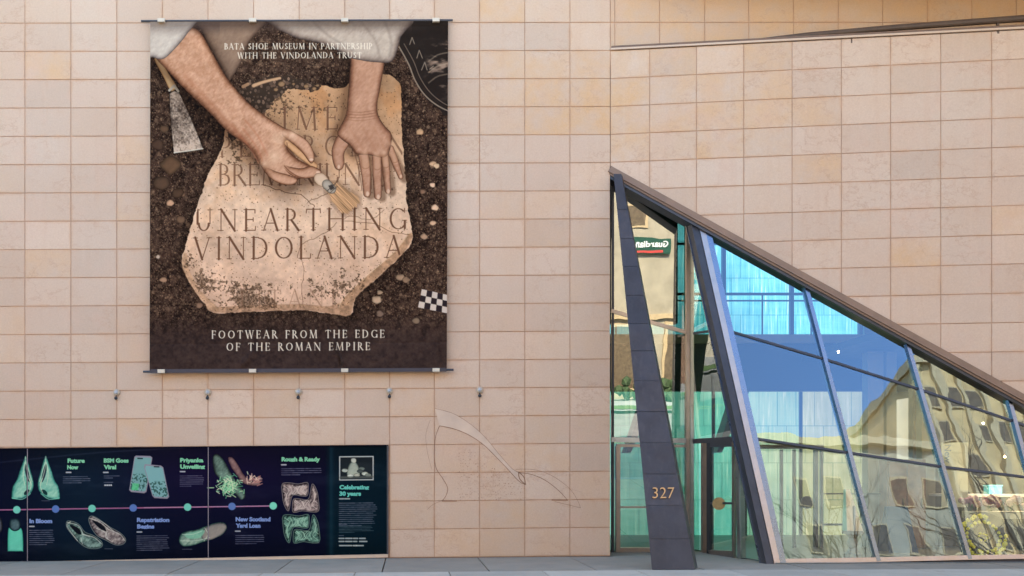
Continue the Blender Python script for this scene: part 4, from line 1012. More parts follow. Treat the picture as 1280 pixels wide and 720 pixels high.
        p.poly([(C[0]-4, q2[:, 1].min()+.6), (C[0]+3, q2[:, 1].min()+.8), (C[0]+3, q2[:, 1].min()+2.4), (C[0]-4, q2[:, 1].min()+2.2)], (34,46,54))
    p.poly([(166,604),(174,604.6),(172.5,613),(164,612.6)], (84,190,130), 0, 0, .8)
    # moccasins
    def mo(pts, c): rnd(pts, cs=c, r=5, tex=.3); p.line(list(p.smooth(pts, 4))+[pts[0]], .8, (176,190,184), .55)
    mo([(83,654),(86,651),(98,655),(106,665),(116,669),(126,676),(128,682),(122,685.5),(110,685),(100,679),(90,668),(84,660)], ((6,14,20),(28,44,48),(130,158,150)))
    mo([(111,650),(114,645),(122,648),(136,658),(150,666),(157,674),(154,680),(144,681),(132,675),(122,670),(115,661)], ((14,12,20),(58,46,54),(166,156,154)))
    for a in (((84,653),(98,657),(104,668)), ((88,652),(84,658),(97,676)), ((96,666),(104,668),(112,671)), ((104,668),(118,672),(127,680)), ((101,672),(103,680)),
              ((112,648),(124,652),(136,662)), ((116,646),(130,654),(142,664)), ((120,660),(132,666),(134,674)), ((136,662),(150,668),(156,676)), ((134,664),(132,671),(138,676))): p.line(a, .9, (206,206,200), .7, 4); 
    for a in (((87,656),(98,660),(102,668),(95,666)), ((115,650),(128,656),(133,664),(124,660))): p.poly(a, (14,18,28), 4)
    w = p.win([(84,650),(156,684)]); 
    # flat shoe under the time line
    rnd([(224,677),(226,668),(234,664),(246,662),(256,658),(272,653),(281,654),(283.5,660),(278,668),(266,674),(252,678),(244,681),(230,683)], cs=((12,34,34),(74,104,96),(150,170,156)), r=6, tex=.25)
    rnd([(256,660),(272,654),(281,655),(283,660),(277,668),(262,675),(252,672)], cs=((44,40,46),(116,112,112),(150,140,134)), r=5, tex=.15); p.poly([(231,668),(246,664),(256,663),(250,672),(236,673)], (120,186,160), 4, .6, .7)
    for a in (((226,676),(244,676),(262,672)), ((256,660),(260,668),(255,676)), ((228,668),(240,668),(252,664))): p.line(a, .8, (196,210,196), .7, 4)
    # heels with fringes
    rnd([(266,572),(271,567.5),(279,574),(287,588),(296,602),(305,614),(306.5,621),(302,625),(296,620),(286,610),(276,600),(268,590)], cs=((12,14,18),(52,66,64),(120,146,134)), r=7, tex=.2)
    rnd([(285,573),(290,571.5),(297,580),(304,592),(312,600),(323,602),(325,606),(316,607),(304,604),(296,594),(289,584)], cs=((30,20,28),(92,66,72),(140,110,108)), r=5, tex=.2)
    for k in range(130):
        a = rr.uniform(0, 6.28); cx_, cy_ = 287+rr.gauss(0, 7.5), 608+rr.gauss(0, 5.5); L = rr.uniform(3, 8); p.line([(cx_, cy_), (cx_+L*math.cos(a), cy_+L*math.sin(a)*.8)], 1.1, rr.choice(((140,204,158),(176,214,168),(84,150,116),(204,214,184))), .85)
    for k in range(34):
        a = rr.uniform(-2.6, .4); cx_, cy_ = 316+rr.gauss(0, 4), 601+rr.gauss(0, 2); L = rr.uniform(3, 7); p.line([(cx_, cy_), (cx_+L*math.cos(a), cy_+L*math.sin(a)*1.2)], 1.1, rr.choice(((206,170,160),(170,120,116),(226,200,180))), .85)
    # cowboy boots
    def boot(T, c, ln_):
        b = [(-1,4),(1,-.5),(9,-1),(20,.5),(31,-1.5),(32.5,6),(31,15),(24,15.5),(15,14),(11.5,17),(10,24),(8,33.5),(5,32),(1.5,24),(0,14)]
        pts = [T(*q) for q in b]; rnd(pts, cs=c, r=5, tex=.3)
        for a in (((2,3),(8,8),(5,16),(6,26)), ((12,2),(16,8),(12,13),(20,12),(17,5),(24,3)), ((26,2),(22,8),(28,13)), ((29,2),(26,8),(30,12)), ((9,3),(12,9),(9,14)), ((15,4),(19,8),(15,13)), ((22,3),(18,9),(23,14)), ((28,3),(24,7),(29,14)), ((1,10),(5,14),(3,22)), ((6,12),(4,20),(7,28))): p.line([T(*q) for q in a], .8, ln_, .75, 5)
        p.line(pts+[pts[0]], .8, ln_, .55, 3)
    pinkc = ((10,8,16),(46,36,42),(178,158,156)); grn = ((3,10,16),(8,24,28),(112,154,138))
    boot(lambda u, v: (353+u, 604.5+v*1.0), pinkc, (206,190,184)); boot(lambda u, v: (398-u, 639-v*1.0), pinkc, (206,190,184))
    boot(lambda u, v: (354+u, 644.5+v*1.0), grn, (160,196,176)); boot(lambda u, v: (399-u, 677.5-v*1.0), grn, (160,196,176))
    # photograph in the corner
    p.poly([(424,570.4),(467,570),(467,600.2),(424,600.6)], (186,188,190)); p.poly([(425.2,571.6),(465.8,571.2),(465.8,599),(425.2,599.4)], (26,32,38))
    rnd([(434,594),(436,582),(440,577),(444,577),(448,583),(450,592),(446,595)], cs=((30,36,36),(120,128,120),(176,182,170)), r=4); rnd([(439,577),(439,573.5),(442,572.5),(445,574),(445,577.5),(442,579)], cs=((60,64,62),(150,150,142),(196,196,186)), r=2)
    for x, y, c in ((431,588,(150,156,150)),(452,586,(90,98,94)),(456,592,(170,174,164)),(438,595,(190,192,184)),(446,594,(150,150,140)),(450,589,(60,66,66)),(460,594,(110,116,110))): rnd([(x+4*math.cos(k), y+2.4*math.sin(k)) for k in (0, 1, 2, 3, 4, 5, 5.9)], cs=([v*.4 for v in c], c, [min(255, v*1.2) for v in c]), r=2.5, tex=.3)
    p.line([(426,597),(465,596)], 3, (84,88,86), .8, 0, 1)
    # soft scuffs and a darker band along the top edge
    n = fbm(X, Y*3, 50, 4, 99); p.blend(full, sstep(.55, .8, n)*.10, (90,96,110)); p.line([(0,578),(120,566),(230,560)], 1.0, (60,62,84), .5, 4, 1.5)
    p.mul(full, sstep(4, 0, Y-ytop(X))*.6, (.35, .35, .4))
    return p
panel = empty('timeline_panel', at(242, 697, 19.99), 'long dark navy panel with shoe pictures along a timeline at the wall foot', 'wall panel')
pp = paint_panel(); YP = 19.985
M['panel'] = print_mat('vinyl_panel_print', .35, .015)
def pcol(i0, i1):
    X, Y = pp.X[:, i0:i1], pp.Y[:, i0:i1]
    P = np.stack([(X-CX)/F*YP, np.full(X.shape, YP), EYE+(CY-Y)/F*YP], -1)
    return P, pp.img[:, i0:i1]
cuts = [PX0, 34.2, 260.3, 411.5, PX1+.5]
for a, b in zip(cuts, cuts[1:]):
    i0 = int(round((a-PX0)*2.2)); i1 = min(pp.W, int(round((b-PX0)*2.2)))
    P, im = pcol(i0, i1)
    if b < PX1-70 and abs(b-411.5) > 1: P = P[:, :-1]; im = im[:, :-1]
    inkmesh('panel_sheet', np.ascontiguousarray(P), np.ascontiguousarray(im), M['panel'], panel)
M['navy'] = plain('navy_vinyl', alb((12, 16, 36)), .35, var=.1, spec=.015); M['seam'] = plain('panel_seam', alb((120, 112, 128)), .4)
m = MB(); m.poly([at(-600, ybot(-600), YP), at(PX0-.3, ybot(PX0), YP), at(PX0-.3, ytop(PX0), YP), at(-600, ytop(-600), YP)]); m.build('panel_sheet', M['navy'], panel)
for x in (34.2, 260.3):
    m = MB(); w = .45; m.prism([at(x-w, ybot(x), YP-.003), at(x+w, ybot(x), YP-.003), at(x+w, ytop(x), YP-.003), at(x-w, ytop(x), YP-.003)], (0, .02, 0)); m.build('joint_strip', M['seam'], panel)
m = MB(); m.prism([at(-600, ybot(-600)+5, 19.99), at(485.2, ybot(485)+5, 19.99), at(485.2, ytop(485)-1, 19.99), at(-600, ytop(-600)-1, 19.99)], (0, .03, 0)); m.build('backing', M['navy'], panel)
m = MB(); m.prism([at(-600, ybot(-600)+4.5, 19.94), at(485, ybot(485)+4.6, 19.94), at(485, ybot(485)+.6, 19.94), at(-600, ybot(-600)+.4, 19.94)], (0, .08, 0)); m.build('sill', M['coping'], panel)
m = MB(); m.prism([at(483.6, ybot(485), 19.975), at(485.6, ybot(485), 19.975), at(485.6, ytop(485), 19.975), at(483.6, ytop(485), 19.975)], (0, .05, 0)); m.build('edge_trim', M['dark'], panel)
def words(text, x, y, cap, mat, parent, Y, bold=.035, name='lettering', ext=0.0, width=None, rotz=None, flip=False, rot90=False, depth=None):
    """one line of sans lettering, left edge at photo x, baseline at photo y"""
    cu = bpy.data.curves.new('t', 'FONT'); cu.body = text; cu.size = 1.0; cu.offset = bold; cu.extrude = ext; cu.resolution_u = 3
    o = bpy.data.objects.new('t', cu); COL.objects.link(o)
    me = bpy.data.meshes.new_from_object(o.evaluated_get(bpy.context.evaluated_depsgraph_get()))
    bpy.data.objects.remove(o); bpy.data.curves.remove(cu)
    co = np.empty(len(me.vertices)*3); me.vertices.foreach_get('co', co); co = co.reshape(-1, 3)
    lo, hi = co.min(0), co.max(0); k = cap/.729
    kx = k if width is None else width/(hi[0]-lo[0])
    px = x+(co[:, 0]-lo[0])*kx; py = y-co[:, 1]*k
    if rot90: px, py = x+co[:, 1]*k, y+(co[:, 0]-lo[0])*kx
    dep = Y-co[:, 2]
    V = np.stack([(px-CX)/F*Y, dep, EYE+(CY-py)/F*Y], -1)
    me.vertices.foreach_set('co', V.reshape(-1).astype(np.float32)); me.name = name; me.materials.clear(); me.materials.append(mat); me.update()
    o = bpy.data.objects.new(name, me); COL.objects.link(o); o.parent = parent; o.matrix_parent_inverse = Matrix.Translation(-Vector(parent.location)); return o
M['tgreen'] = plain('green_lettering', alb((106, 182, 146)), .4, var=.03); M['tblue'] = plain('blue_lettering', alb((104, 130, 192)), .4, var=.03); M['tteal'] = plain('teal_lettering', alb((76, 178, 170)), .4, var=.03)
YT = YP-.004
for t, x, y, wd, mt in (('Future', 84.5, 578.2, 21.5, 'tgreen'), ('Now', 84, 586.4, 14, 'tgreen'), ('BSM Goes', 129.7, 578, 31, 'tgreen'), ('Viral', 129.7, 586.2, 15.5, 'tgreen'),
                        ('Priyanka', 225.2, 577.6, 29, 'tgreen'), ('Unveiling', 225.2, 585.6, 31, 'tgreen'), ('Rough & Ready', 352, 576.4, 48, 'tgreen'),
                        ('Celebrating', 424.3, 611.4, 37, 'tteal'), ('30 years', 424.3, 619.4, 27, 'tteal'), ('In Bloom', 36.8, 653.6, 28.5, 'tblue'),
                        ('Repatriation', 171.2, 652.2, 40.5, 'tblue'), ('Begins', 171.4, 660.4, 21.5, 'tblue'), ('New Scotland', 294.6, 651.4, 43.5, 'tblue'), ('Yard Loan', 294.6, 659.4, 31, 'tblue')):
    words(t, x, y, 5.0, M[mt], panel, YT, .055, width=wd)

# ---------------------------------------------------------------- small wall anchors under the banner
lab = ('round grey wall anchor under the lower left end of the banner', 'second round wall anchor from the left, below the banner edge', 'round wall anchor below the middle of the banner, above the timeline panel', 'round wall anchor below the right part of the banner, above the panel end', 'rightmost round wall anchor, alone on bare stone right of the banner')
M['anch'] = plain('anchor_metal', alb((176, 162, 150)), .6, .0, .2, 30)
for (x, y), lb_ in zip(((145.8, 490.6), (259.8, 490.4), (373, 489.8), (486.8, 488.6), (599.6, 487.6)), lab):
    c = at(x, y, 19.99); t = empty('wall_anchor', c, lb_, 'wall anchor', 'round anchors in a row on the wall')
    m = MB(); m.tube([c, c+Vector((0, -.02, 0)), c+Vector((0, -.035, 0))], [.068, .068, .05], 20); m.build('disc', M['anch'], t)
    m = MB(); m.tube([c+Vector((0, -.036, 0)), c+Vector((0, -.06, 0))], [.04, .02], 14); m.build('boss', M['zinc'], t)
    d = c-UZ*.118; m = MB(); m.tube([c+Vector((0, -.03, -.06)), d+Vector((0, -.05, .03))], .010, 6); m.ico((d.x, d.y-.05, d.z), .036, 2); m.build('hook', M['rubber'], t, True)

# ---------------------------------------------------------------- leaning pylon with the house number
bl_, br_ = at(815, 712.5, 17.03), at(868.5, 711.8, 17.03); tp = at(771, 216, 19.86)
PY = plane3(bl_, br_, tp)
pyl = empty('address_pylon', (bl_+br_)/2, 'dark slate clad pylon numbered 327 leaning back against the wall corner by the entrance', 'pylon')
ys = [712.2, 673.5, 631.5, 592.5, 553, 514.5, 476, 438.5, 404.5, 369, 333, 298, 262, 217]
m = MB()
for a, b in zip(ys, ys[1:]):
    la_ = lambda y: lerp((767, 217), (815, 712.2), (y-217)/495.2); ra_ = lambda y: lerp((776.5, 217), (868.5, 712.2), (y-217)/495.2)
    g = .25
    q = [hit(*la_(a-g), PY), hit(*ra_(a-g), PY), hit(*ra_(b+g), PY), hit(*la_(b+g), PY)]
    th_ = .10+.30*(a-217)/495; bk = Vector((.14, .33, 0)).normalized()*th_
    e = PY[0]*random.uniform(-.003, .003)
    m.prism([p+e for p in q], bk, (random.uniform(-1, 1), 0))
m.build('cladding', M['slate'], pyl, attrs=True)
m = MB(); q = [hit(*la_(711), PY), hit(*ra_(711), PY), hit(*ra_(219), PY), hit(*la_(219), PY)]; q = [p-PY[0]*.012 for p in q]
m.prism([q[0]+Vector((.01, 0, 0)), q[1]-Vector((.01, 0, 0)), q[2]-Vector((.005, 0, 0)), q[3]+Vector((.005, 0, 0))], Vector((.10, .22, 0))*.3); m.build('core', M['rubber'], pyl)
o = words('327', 815.5, 623.2, 14.5, M['gold'], pyl, 17.4, -.012, 'number', .012, width=27)
me = o.data
for v in me.vertices:
    d = 17.4-v.co.y; px = CX+v.co.x/17.4*F; py = CY-(v.co.z-EYE)/17.4*F
    v.co = hit(px, py, PY)+PY[0]*(.012+d*1.0)
me.update()

# ---------------------------------------------------------------- inside
def bpart(name, mat, fn):
    m = MB(); fn(m); return m.build(name, mat, bld)
FL = [(4.08, 21.2), (6.22, 21.45), (6.72, 18.12), (20.4, 18.35), (20.4, 27.1), (4.08, 27.1)]
bpart('interior_floor', M['floorin'], lambda m: m.prism([(x, y, .045) for x, y in FL], (0, 0, -.04)))
def art_mat(name, c0, c1, c2, sx=9.0, tr=1.0):
    m, nt, nd, lk, b = newmat(name); nd.remove(b)
    st = noise(nt, 1.0, 5, .65, sc=(sx, 1, .7)); cl = noise(nt, .45, 3, .5); hz = noise(nt, 1.0, 3, .6, sc=(.5, 1, 5))
    col = mix(nt, ramp(nt, st, .36, .62), c0, c1); col = mix(nt, ramp(nt, st, .57, .70), col, c2)
    col = mix(nt, math_(nt, 'MULTIPLY', ramp(nt, hz, .42, .6), .35), col, c1)
    wv = nd.new('ShaderNodeTexBrick'); wv.inputs['Scale'].default_value = 1.0; wv.inputs['Brick Width'].default_value = .5; wv.inputs['Row Height'].default_value = 1.0; wv.inputs['Mortar Size'].default_value = .012
    wv.inputs['Color1'].default_value = wv.inputs['Color2'].default_value = (1, 1, 1, 1); wv.inputs['Mortar'].default_value = (.45, .6, .6, 1)
    tc = nd.new('ShaderNodeTexCoord'); sp = nd.new('ShaderNodeSeparateXYZ'); cb = nd.new('ShaderNodeCombineXYZ'); lk.new(tc.outputs['Object'], sp.inputs[0]); lk.new(sp.outputs[0], cb.inputs[0]); lk.new(sp.outputs[2], cb.inputs[1]); lk.new(cb.outputs[0], wv.inputs[0])
    col = mix(nt, 1.0, col, wv.outputs[0], 'MULTIPLY')
    col = mix(nt, 1.0, col, ramp(nt, cl, .3, .7, (.55*tr, .55*tr, .55*tr, 1), (tr, tr, tr, 1)), 'MULTIPLY')
    t = nd.new('ShaderNodeBsdfTranslucent'); d = nd.new('ShaderNodeBsdfDiffuse'); mx = nd.new('ShaderNodeMixShader'); mx.inputs[0].default_value = .12
    lk.new(col, t.inputs[0]); lk.new(col, d.inputs[0]); lk.new(t.outputs[0], mx.inputs[1]); lk.new(d.outputs[0], mx.inputs[2]); lk.new(mx.outputs[0], nd['Material Output'].inputs[0])
    return m
M['art_up'] = art_mat('turquoise_art_glass', (.08, .46, .56), (.24, .74, .80), (.88, 1.0, .82), 20, .28)
M['art_lo'] = art_mat('green_art_glass', (.10, .50, .40), (.32, .72, .56), (.80, 1.0, .75), 14, .22)
M['art_ye'] = art_mat('pale_art_glass', (.56, .62, .30), (.74, .76, .44), (.95, .93, .62), 8, .15)
AY = 26.85
M['art_mi'] = art_mat('pale_green_art_glass', (.34, .66, .48), (.58, .78, .52), (.92, 1.0, .74), 12, .15)
def awall(x0, x1, z0, z1, mat): bpart('art_window', mat, lambda m: m.poly([(x0, AY, z0), (x1, AY, z0), (x1, AY, z1), (x0, AY, z1)]))
awall(3.62, 12.35, 5.0, 9.7, M['art_up']); awall(3.62, 9.1, .0, 4.95, M['art_lo']); awall(9.12, 10.6, .0, 4.95, M['art_mi']); awall(10.62, 12.5, .0, 4.95, M['art_ye'])
M['dimw'] = plain('blocking_partition', (.07, .065, .05), .7)
bpart('interior_wall', M['dimw'], lambda m: m.box(3.64, 6.2, 22.8, 23.0, 5.15, 9.7))  # added dark partition, blocks the art glass behind the entrance panes
for px in (905, 990, 1076):
    x = (px-CX)/F*26.7; bpart('window_bar', M['dark'], lambda m: m.box(x-.05, x+.05, 26.68, 26.8, 5.0, 9.7))
for z in (6.55, 7.9):
    bpart('window_bar', M['dark'], lambda m: m.box(3.7, 12.3, 26.70, 26.78, z-.03, z+.03))
bpart('interior_wall', M['wallin'], lambda m: m.box(12.3, 20.4, 26.7, 26.84, 4.97, 9.72))
for x in (9.11, 10.61):
    bpart('window_bar', M['dark'], lambda m: m.box(x-.035, x+.035, 26.76, 26.86, .05, 4.95))
# gallery floor across the hall
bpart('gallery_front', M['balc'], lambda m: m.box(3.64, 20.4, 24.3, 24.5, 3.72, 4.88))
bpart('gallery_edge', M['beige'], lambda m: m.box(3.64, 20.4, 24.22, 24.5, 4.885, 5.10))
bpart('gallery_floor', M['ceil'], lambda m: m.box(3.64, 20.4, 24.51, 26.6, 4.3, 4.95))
def rail(m):
    for z in (5.95, 6.1): m.tube([(3.7, 24.4, z), (14, 24.4, z)], .022, 6)
    for k in range(9): m.box(3.9+k*1.2, 3.93+k*1.2, 24.38, 24.42, 5.1, 6.1)
bpart('railing', M['dark'], rail)
for X_, y_ in ((7.85, 23.6), (5.75, 23.9)):
    bpart('stair_beam', M['dark'], lambda m: m.hexa([(X_-.5, y_, 2.2), (X_-.38, y_, 2.2), (X_-.38, y_+.5, 2.2), (X_-.5, y_+.5, 2.2), (X_+.0, y_, 3.72), (X_+.3, y_, 3.72), (X_+.3, y_+.5, 3.72), (X_+.0, y_+.5, 3.72)]))
bpart('interior_wall', M['wallin'], lambda m: m.box(13.2, 13.4, 22.9, 26.8, .0, 3.7))
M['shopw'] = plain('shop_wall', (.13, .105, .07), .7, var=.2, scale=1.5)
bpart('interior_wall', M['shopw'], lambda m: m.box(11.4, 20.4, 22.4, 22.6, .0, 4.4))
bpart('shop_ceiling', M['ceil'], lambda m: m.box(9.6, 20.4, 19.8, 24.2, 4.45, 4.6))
for px, w in ((1092, .35), (1112, .22), (1158, .3)):
    x = (px-CX)/F*22.2; bpart('interior_column', M['wallin'], lambda m: m.box(x-w/2, x+w/2, 22.1, 22.38, .05, 4.4))
# inner lobby doors
def lpart(px0, px1, y0, y1, Y, mat, name, d=.08):
    a, b = at(px0, y1, Y), at(px1, y0, Y); bpart(name, mat, lambda m: m.box(a.x, b.x, Y, Y+d, max(.046, a.z), b.z))
lpart(1018, 1023, 560, 690, 22.0, M['dark'], 'lobby_frame'); lpart(1026, 1029, 560, 690, 22.0, M['dark'], 'lobby_frame'); lpart(976, 979, 562, 690, 22.0, M['dark'], 'lobby_frame')
lpart(992, 995, 562, 690, 22.0, M['dark'], 'lobby_frame'); lpart(950, 1030, 556, 561, 22.0, M['dark'], 'lobby_frame'); lpart(1029, 1160, 654.5, 657, 22.0, M['dark'], 'lobby_rail'); lpart(1029, 1110, 616.5, 618, 22.02, M['dark'], 'lobby_rail')
c = at(1008, 628, 21.95); bpart('lobby_door_handle', M['dark'], lambda m: m.disc(c, (0, -1, 0), .14, .04))
# things standing inside
def thing_mesh(name, mat, label, cat, fn, smooth=False, group=None):
    m = MB(); fn(m); o = m.build(name, mat, None, smooth); tag(o, label, cat, group); return o
c = at(1066, 697, 19.6); c.z = .046
M['pstone'] = plain('pedestal_stone', (.30, .27, .20), .6, var=.15)
ped = empty('pedestal', c, 'squat turned stone pedestal standing inside the glass near the lobby doors', 'pedestal')
m = MB(); m.lathe([(.17, 0), (.17, .05), (.12, .08), (.07, .16), (.10, .27), (.07, .36), (.11, .42), (.20, .45), (.20, .50)], c); m.build('shaft', M['pstone'], ped, False)
obl = empty('display_obelisk', c+UZ*.51, 'grey wedge shaped display piece on the turned pedestal', 'display')
m = MB(); m.hexa([c+Vector((-.16, -.1, .505)), c+Vector((.16, -.1, .505)), c+Vector((.16, .1, .505)), c+Vector((-.16, .1, .505)), c+Vector((-.16, -.05, 1.32)), c+Vector((-.08, -.05, 1.32)), c+Vector((-.08, .05, 1.32)), c+Vector((-.16, .05, 1.32))]); m.build('body', M['steel'], obl)
m = MB(); m.box(c.x-.02, c.x+.005, c.y-.112, c.y-.10, c.z+.51, c.z+1.0); m.build('rib', M['white'], obl)
c = at(1229, 671, 19.25)
M['wheel'] = plain('woven_mat', (.07, .055, .04), .8, var=.4, scale=30); M['yellow'] = plain('yellow_petals', (.85, .74, .05), .6, var=.15)
wh_ = empty('flower_disc', Vector((c.x, c.y, .046)), 'round woven disc with rings of yellow petals leaning behind the window', 'ornament')
ax = Vector((-.12, -1, .25)).normalized(); e1 = ax.cross(UZ).normalized(); e2_ = e1.cross(ax)
m = MB(); m.disc(c, -ax, .50, .03, 36); m.build('disc', M['wheel'], wh_)
for R_, n_, s_ in ((.40, 34, .042), (.30, 22, .034), (.07, 7, .022)):
    for k in range(n_):
        an = k*2*math.pi/n_+random.uniform(-.06, .06); R2 = R_+random.uniform(-.015, .015); q = c+ax*.015+e1*math.cos(an)*R2+e2_*math.sin(an)*R2
        if R_ > .35 and math.sin(an-.9) > .86: continue
        m = MB(); m.ico(q, s_*random.uniform(.95, 1.4), 1, .2); m.build('petal', M['yellow'], wh_)
tb = empty('display_table', Vector((11.95, 19.9, .046)), 'long white display table inside the window carrying pink flowers', 'table')
m = MB(); m.box(11.3, 13.4, 19.65, 20.25, .78, .92); m.build('tabletop', M['beige'], tb)
for x in (11.42, 13.25): m = MB(); m.box(x, x+.1, 19.75, 20.15, .046, .78); m.build('leg', M['white'], tb)
M['pinkf'] = plain('pink_petals', (.40, .20, .20), .7, var=.3, scale=20); M['redf'] = plain('dusty_rose_petals', (.42, .20, .18), .7, var=.3, scale=20); M['palef'] = plain('pale_petals', (.48, .32, .30), .7, var=.2, scale=20)
M['leafg'] = plain('flower_stems', (.08, .13, .05), .8)
for px, mt, lb_ in ((1212, 'pinkf', 'leftmost pink flower bunch standing on the white display table'), (1238, 'redf', 'dusty rose flower bunch in the middle of the white display table'), (1263, 'palef', 'palest pink flower bunch on the white display table, under the lamp')):
    c = at(px, 640, 19.95); c.z = .925; fl = empty('flower_bunch', c, lb_, 'flowers', 'flower bunches on the table')
    m = MB()
    for k in range(9): m.ico((c.x+random.gauss(0, .09), c.y+random.gauss(0, .06), c.z+.20+random.gauss(0, .06)), random.uniform(.05, .09), 1, .25)
    m.build('blossoms', M[mt], fl)
    m = MB()
    for k in range(5): m.tube([(c.x+random.gauss(0, .02), c.y, c.z), (c.x+random.gauss(0, .07), c.y, c.z+.2)], .008, 5)
    m.build('stems', M['leafg'], fl)
M['cream'] = plain('cream_paper', (.70, .64, .40), .6, var=.05); M['bluet'] = plain('slate_blue_ink', (.18, .25, .28), .6)
c = at(1194, 632, 20.6)
po = empty('shop_poster', c, 'cream hanging poster with grey sideways lettering inside the window', 'poster')
a, b = at(1177.5, 634, 20.6), at(1210, 553, 20.6); m = MB(); m.box(a.x, b.x, 20.6, 20.62, a.z, b.z); m.build('sheet', M['cream'], po)
words('New', 1181, 556, 8.5, M['bluet'], po, 20.595, .02, rot90=True)
m = MB(); m.tube([(a.x+.1, 20.61, b.z), (a.x+.1, 20.61, 4.45)], .006, 5); m.tube([(b.x-.1, 20.61, b.z), (b.x-.1, 20.61, 4.45)], .006, 5); m.build('hanger', M['dark'], po)
M['wood'] = plain('cabinet_wood', (.17, .085, .04), .5, var=.3, scale=5)
cb_ = empty('wooden_cabinet', Vector((10.9, 21.9, .046)), 'tall brown wooden cabinet against the back wall behind the middle glass bay', 'cabinet')
m = MB(); m.box(10.5, 11.35, 21.75, 22.3, .05, 2.0); m.build('case', M['wood'], cb_)
for x in (10.53, 10.94): m = MB(); m.box(x, x+.38, 21.72, 21.747, .12, 1.92); d_ = m.build('door', M['wood'], cb_); m = MB(); m.box(x+.30, x+.33, 21.69, 21.718, .95, 1.15); m.build('handle', M['brass'], d_)
M['navycloth'] = plain('navy_cloth', (.03, .05, .09), .8)
ch_ = empty('folding_sign', Vector((10.2, 20.4, .046)), 'dark blue folding board standing on the floor behind the middle glass bay', 'board')
m = MB(); m.prism([(9.9, 20.4, .05), (10.45, 20.3, .05), (10.35, 20.55, 1.0), (9.95, 20.62, 1.0)], (0, .03, 0)); m.build('front_panel', M['navycloth'], ch_); m = MB(); m.prism([(9.9, 20.95, .05), (10.45, 20.9, .05), (10.35, 20.62, 1.0), (9.95, 20.68, 1.0)], (0, .03, 0)); m.build('back_panel', M['navycloth'], ch_)
M['tbox'] = plain('turquoise_card', (.12, .45, .55), .5)
c = at(1241, 612, 21.2); bx_ = empty('gift_box', Vector((c.x, c.y, c.z-.1)), 'small turquoise box on a wall shelf inside the shop', 'box')
m = MB(); m.box(c.x-.14, c.x+.14, c.y-.1, c.y+.1, c.z-.095, c.z+.07); m.build('carton', M['tbox'], bx_); m = MB(); m.box(c.x-.15, c.x+.15, c.y-.11, c.y+.11, c.z+.071, c.z+.10); m.build('lid', M['tbox'], bx_)
bpart('shop_shelf', M['white'], lambda m: m.box(c.x-.9, c.x+1.4, 21.0, 22.4, c.z-.15, c.z-.10))
M['lamp'] = emit_mat('lamp_glow', (1.0, .86, .62), 9); M['lampo'] = emit_mat('amber_lamp_glow', (1.0, .55, .22), 18)
for px, py, Y_, mt, lb_ in ((1048, 440, 21.2, 'lamp', 'small lit ceiling spot high above the lobby, left one behind the blue glass'), (1153, 439, 20.9, 'lamp', 'small lit ceiling spot in the upper right bay under the sloping roof edge'),
                        (1229, 529, 20.6, 'lamp', 'small lit hanging spot above the cream poster'), (1256, 571, 20.8, 'lampo', 'small amber lamp hanging above the pale pink flowers')):
    c = at(px, py, Y_); l = empty('spot_lamp', c, lb_, 'lamp', 'small lit lamps in the shop')
    m = MB(); m.ico(c, .022, 1); m.build('bulb', M[mt], l); m = MB(); m.tube([c+UZ*.03, c+UZ*.12], [.05, .035], 10); m.build('shade', M['dark'], l)
    if c.z < 4.2: m = MB(); m.tube([c+UZ*.12, Vector((c.x, c.y, 4.45))], .006, 5); m.build('cord', M['dark'], l)
    ld_ = bpy.data.lights.new('spot_light', 'SPOT'); ld_.spot_size = math.radians(110); ld_.spot_blend = .6; ld_.energy = 20 if mt == 'lamp' else 24; ld_.color = (1, .82, .58); ld_.shadow_soft_size = .06
    lo_ = bpy.data.objects.new('spot_light', ld_); COL.objects.link(lo_); lo_.location = c-UZ*.08

# ---------------------------------------------------------------- across the street (seen in the glass)
rq = random.Random(12)
def facade(name, x0, x1, y1, h, mat, label, cols, rows, wz0=5.2, dep=14, gable=False, cornice=True):
    b = empty(name, ((x0+x1)/2, y1, 0), label, 'building')
    m = MB(); m.box(x0, x1, y1-dep, y1, -.3, h); 
    m.build('wall', mat, b)
    if cornice: m = MB(); m.box(x0-.2, x1+.2, y1-dep, y1+.35, h, h+.5); m.box(x0-.05, x1+.05, y1+.01, y1+.2, 4.1, 4.4); m.build('cornice', M['xtrim'], b)
    wd = (x1-x0)/cols; rh = (h-wz0-.8)/rows
    for i in range(cols):
        for k in range(rows):
            if h > 18 and rq.random() < .35: continue
            cx_, z0 = x0+(i+.5)*wd, wz0+k*rh
            m = MB(); m.box(cx_-wd*.28, cx_+wd*.28, y1+.004, y1+.06, z0, z0+rh*.62); f = m.build('window', M['xtrim'], b)
            m = MB(); m.box(cx_-wd*.24, cx_+wd*.24, y1+.062, y1+.07, z0+.1, z0+rh*.62-.1); m.build('pane', M['xglass'], f)
    if gable:
        m = MB(); c_ = (x0+x1)/2; m.prism([(x0-.3, y1+.3, h), (x1+.3, y1+.3, h), (c_, y1+.3, h+(x1-x0)*.42)], (0, -dep, 0)); m.build('roof', M['redroof'], b)
    return b
M['xtrim'] = plain('pale_trim', (.42, .31, .17), .7); M['xglass'] = plain('far_window_glass', (.12, .085, .05), .4, var=.4, spec=.4)
M['ystone'] = plain('yellow_sandstone', (.52, .36, .17), .8, var=.25, scale=.9); M['gstone'] = plain('tan_rubble_stone', (.22, .145, .075), .85, var=.35, scale=2.5); M['pstone2'] = plain('buff_stone', (.31, .265, .185), .8, var=.2, scale=1.2); M['xbrick'] = plain('brown_brick', (.22, .12, .08), .85, var=.25, scale=3); M['redroof'] = plain('red_tile_roof', (.30, .09, .06), .8, var=.2, scale=3)
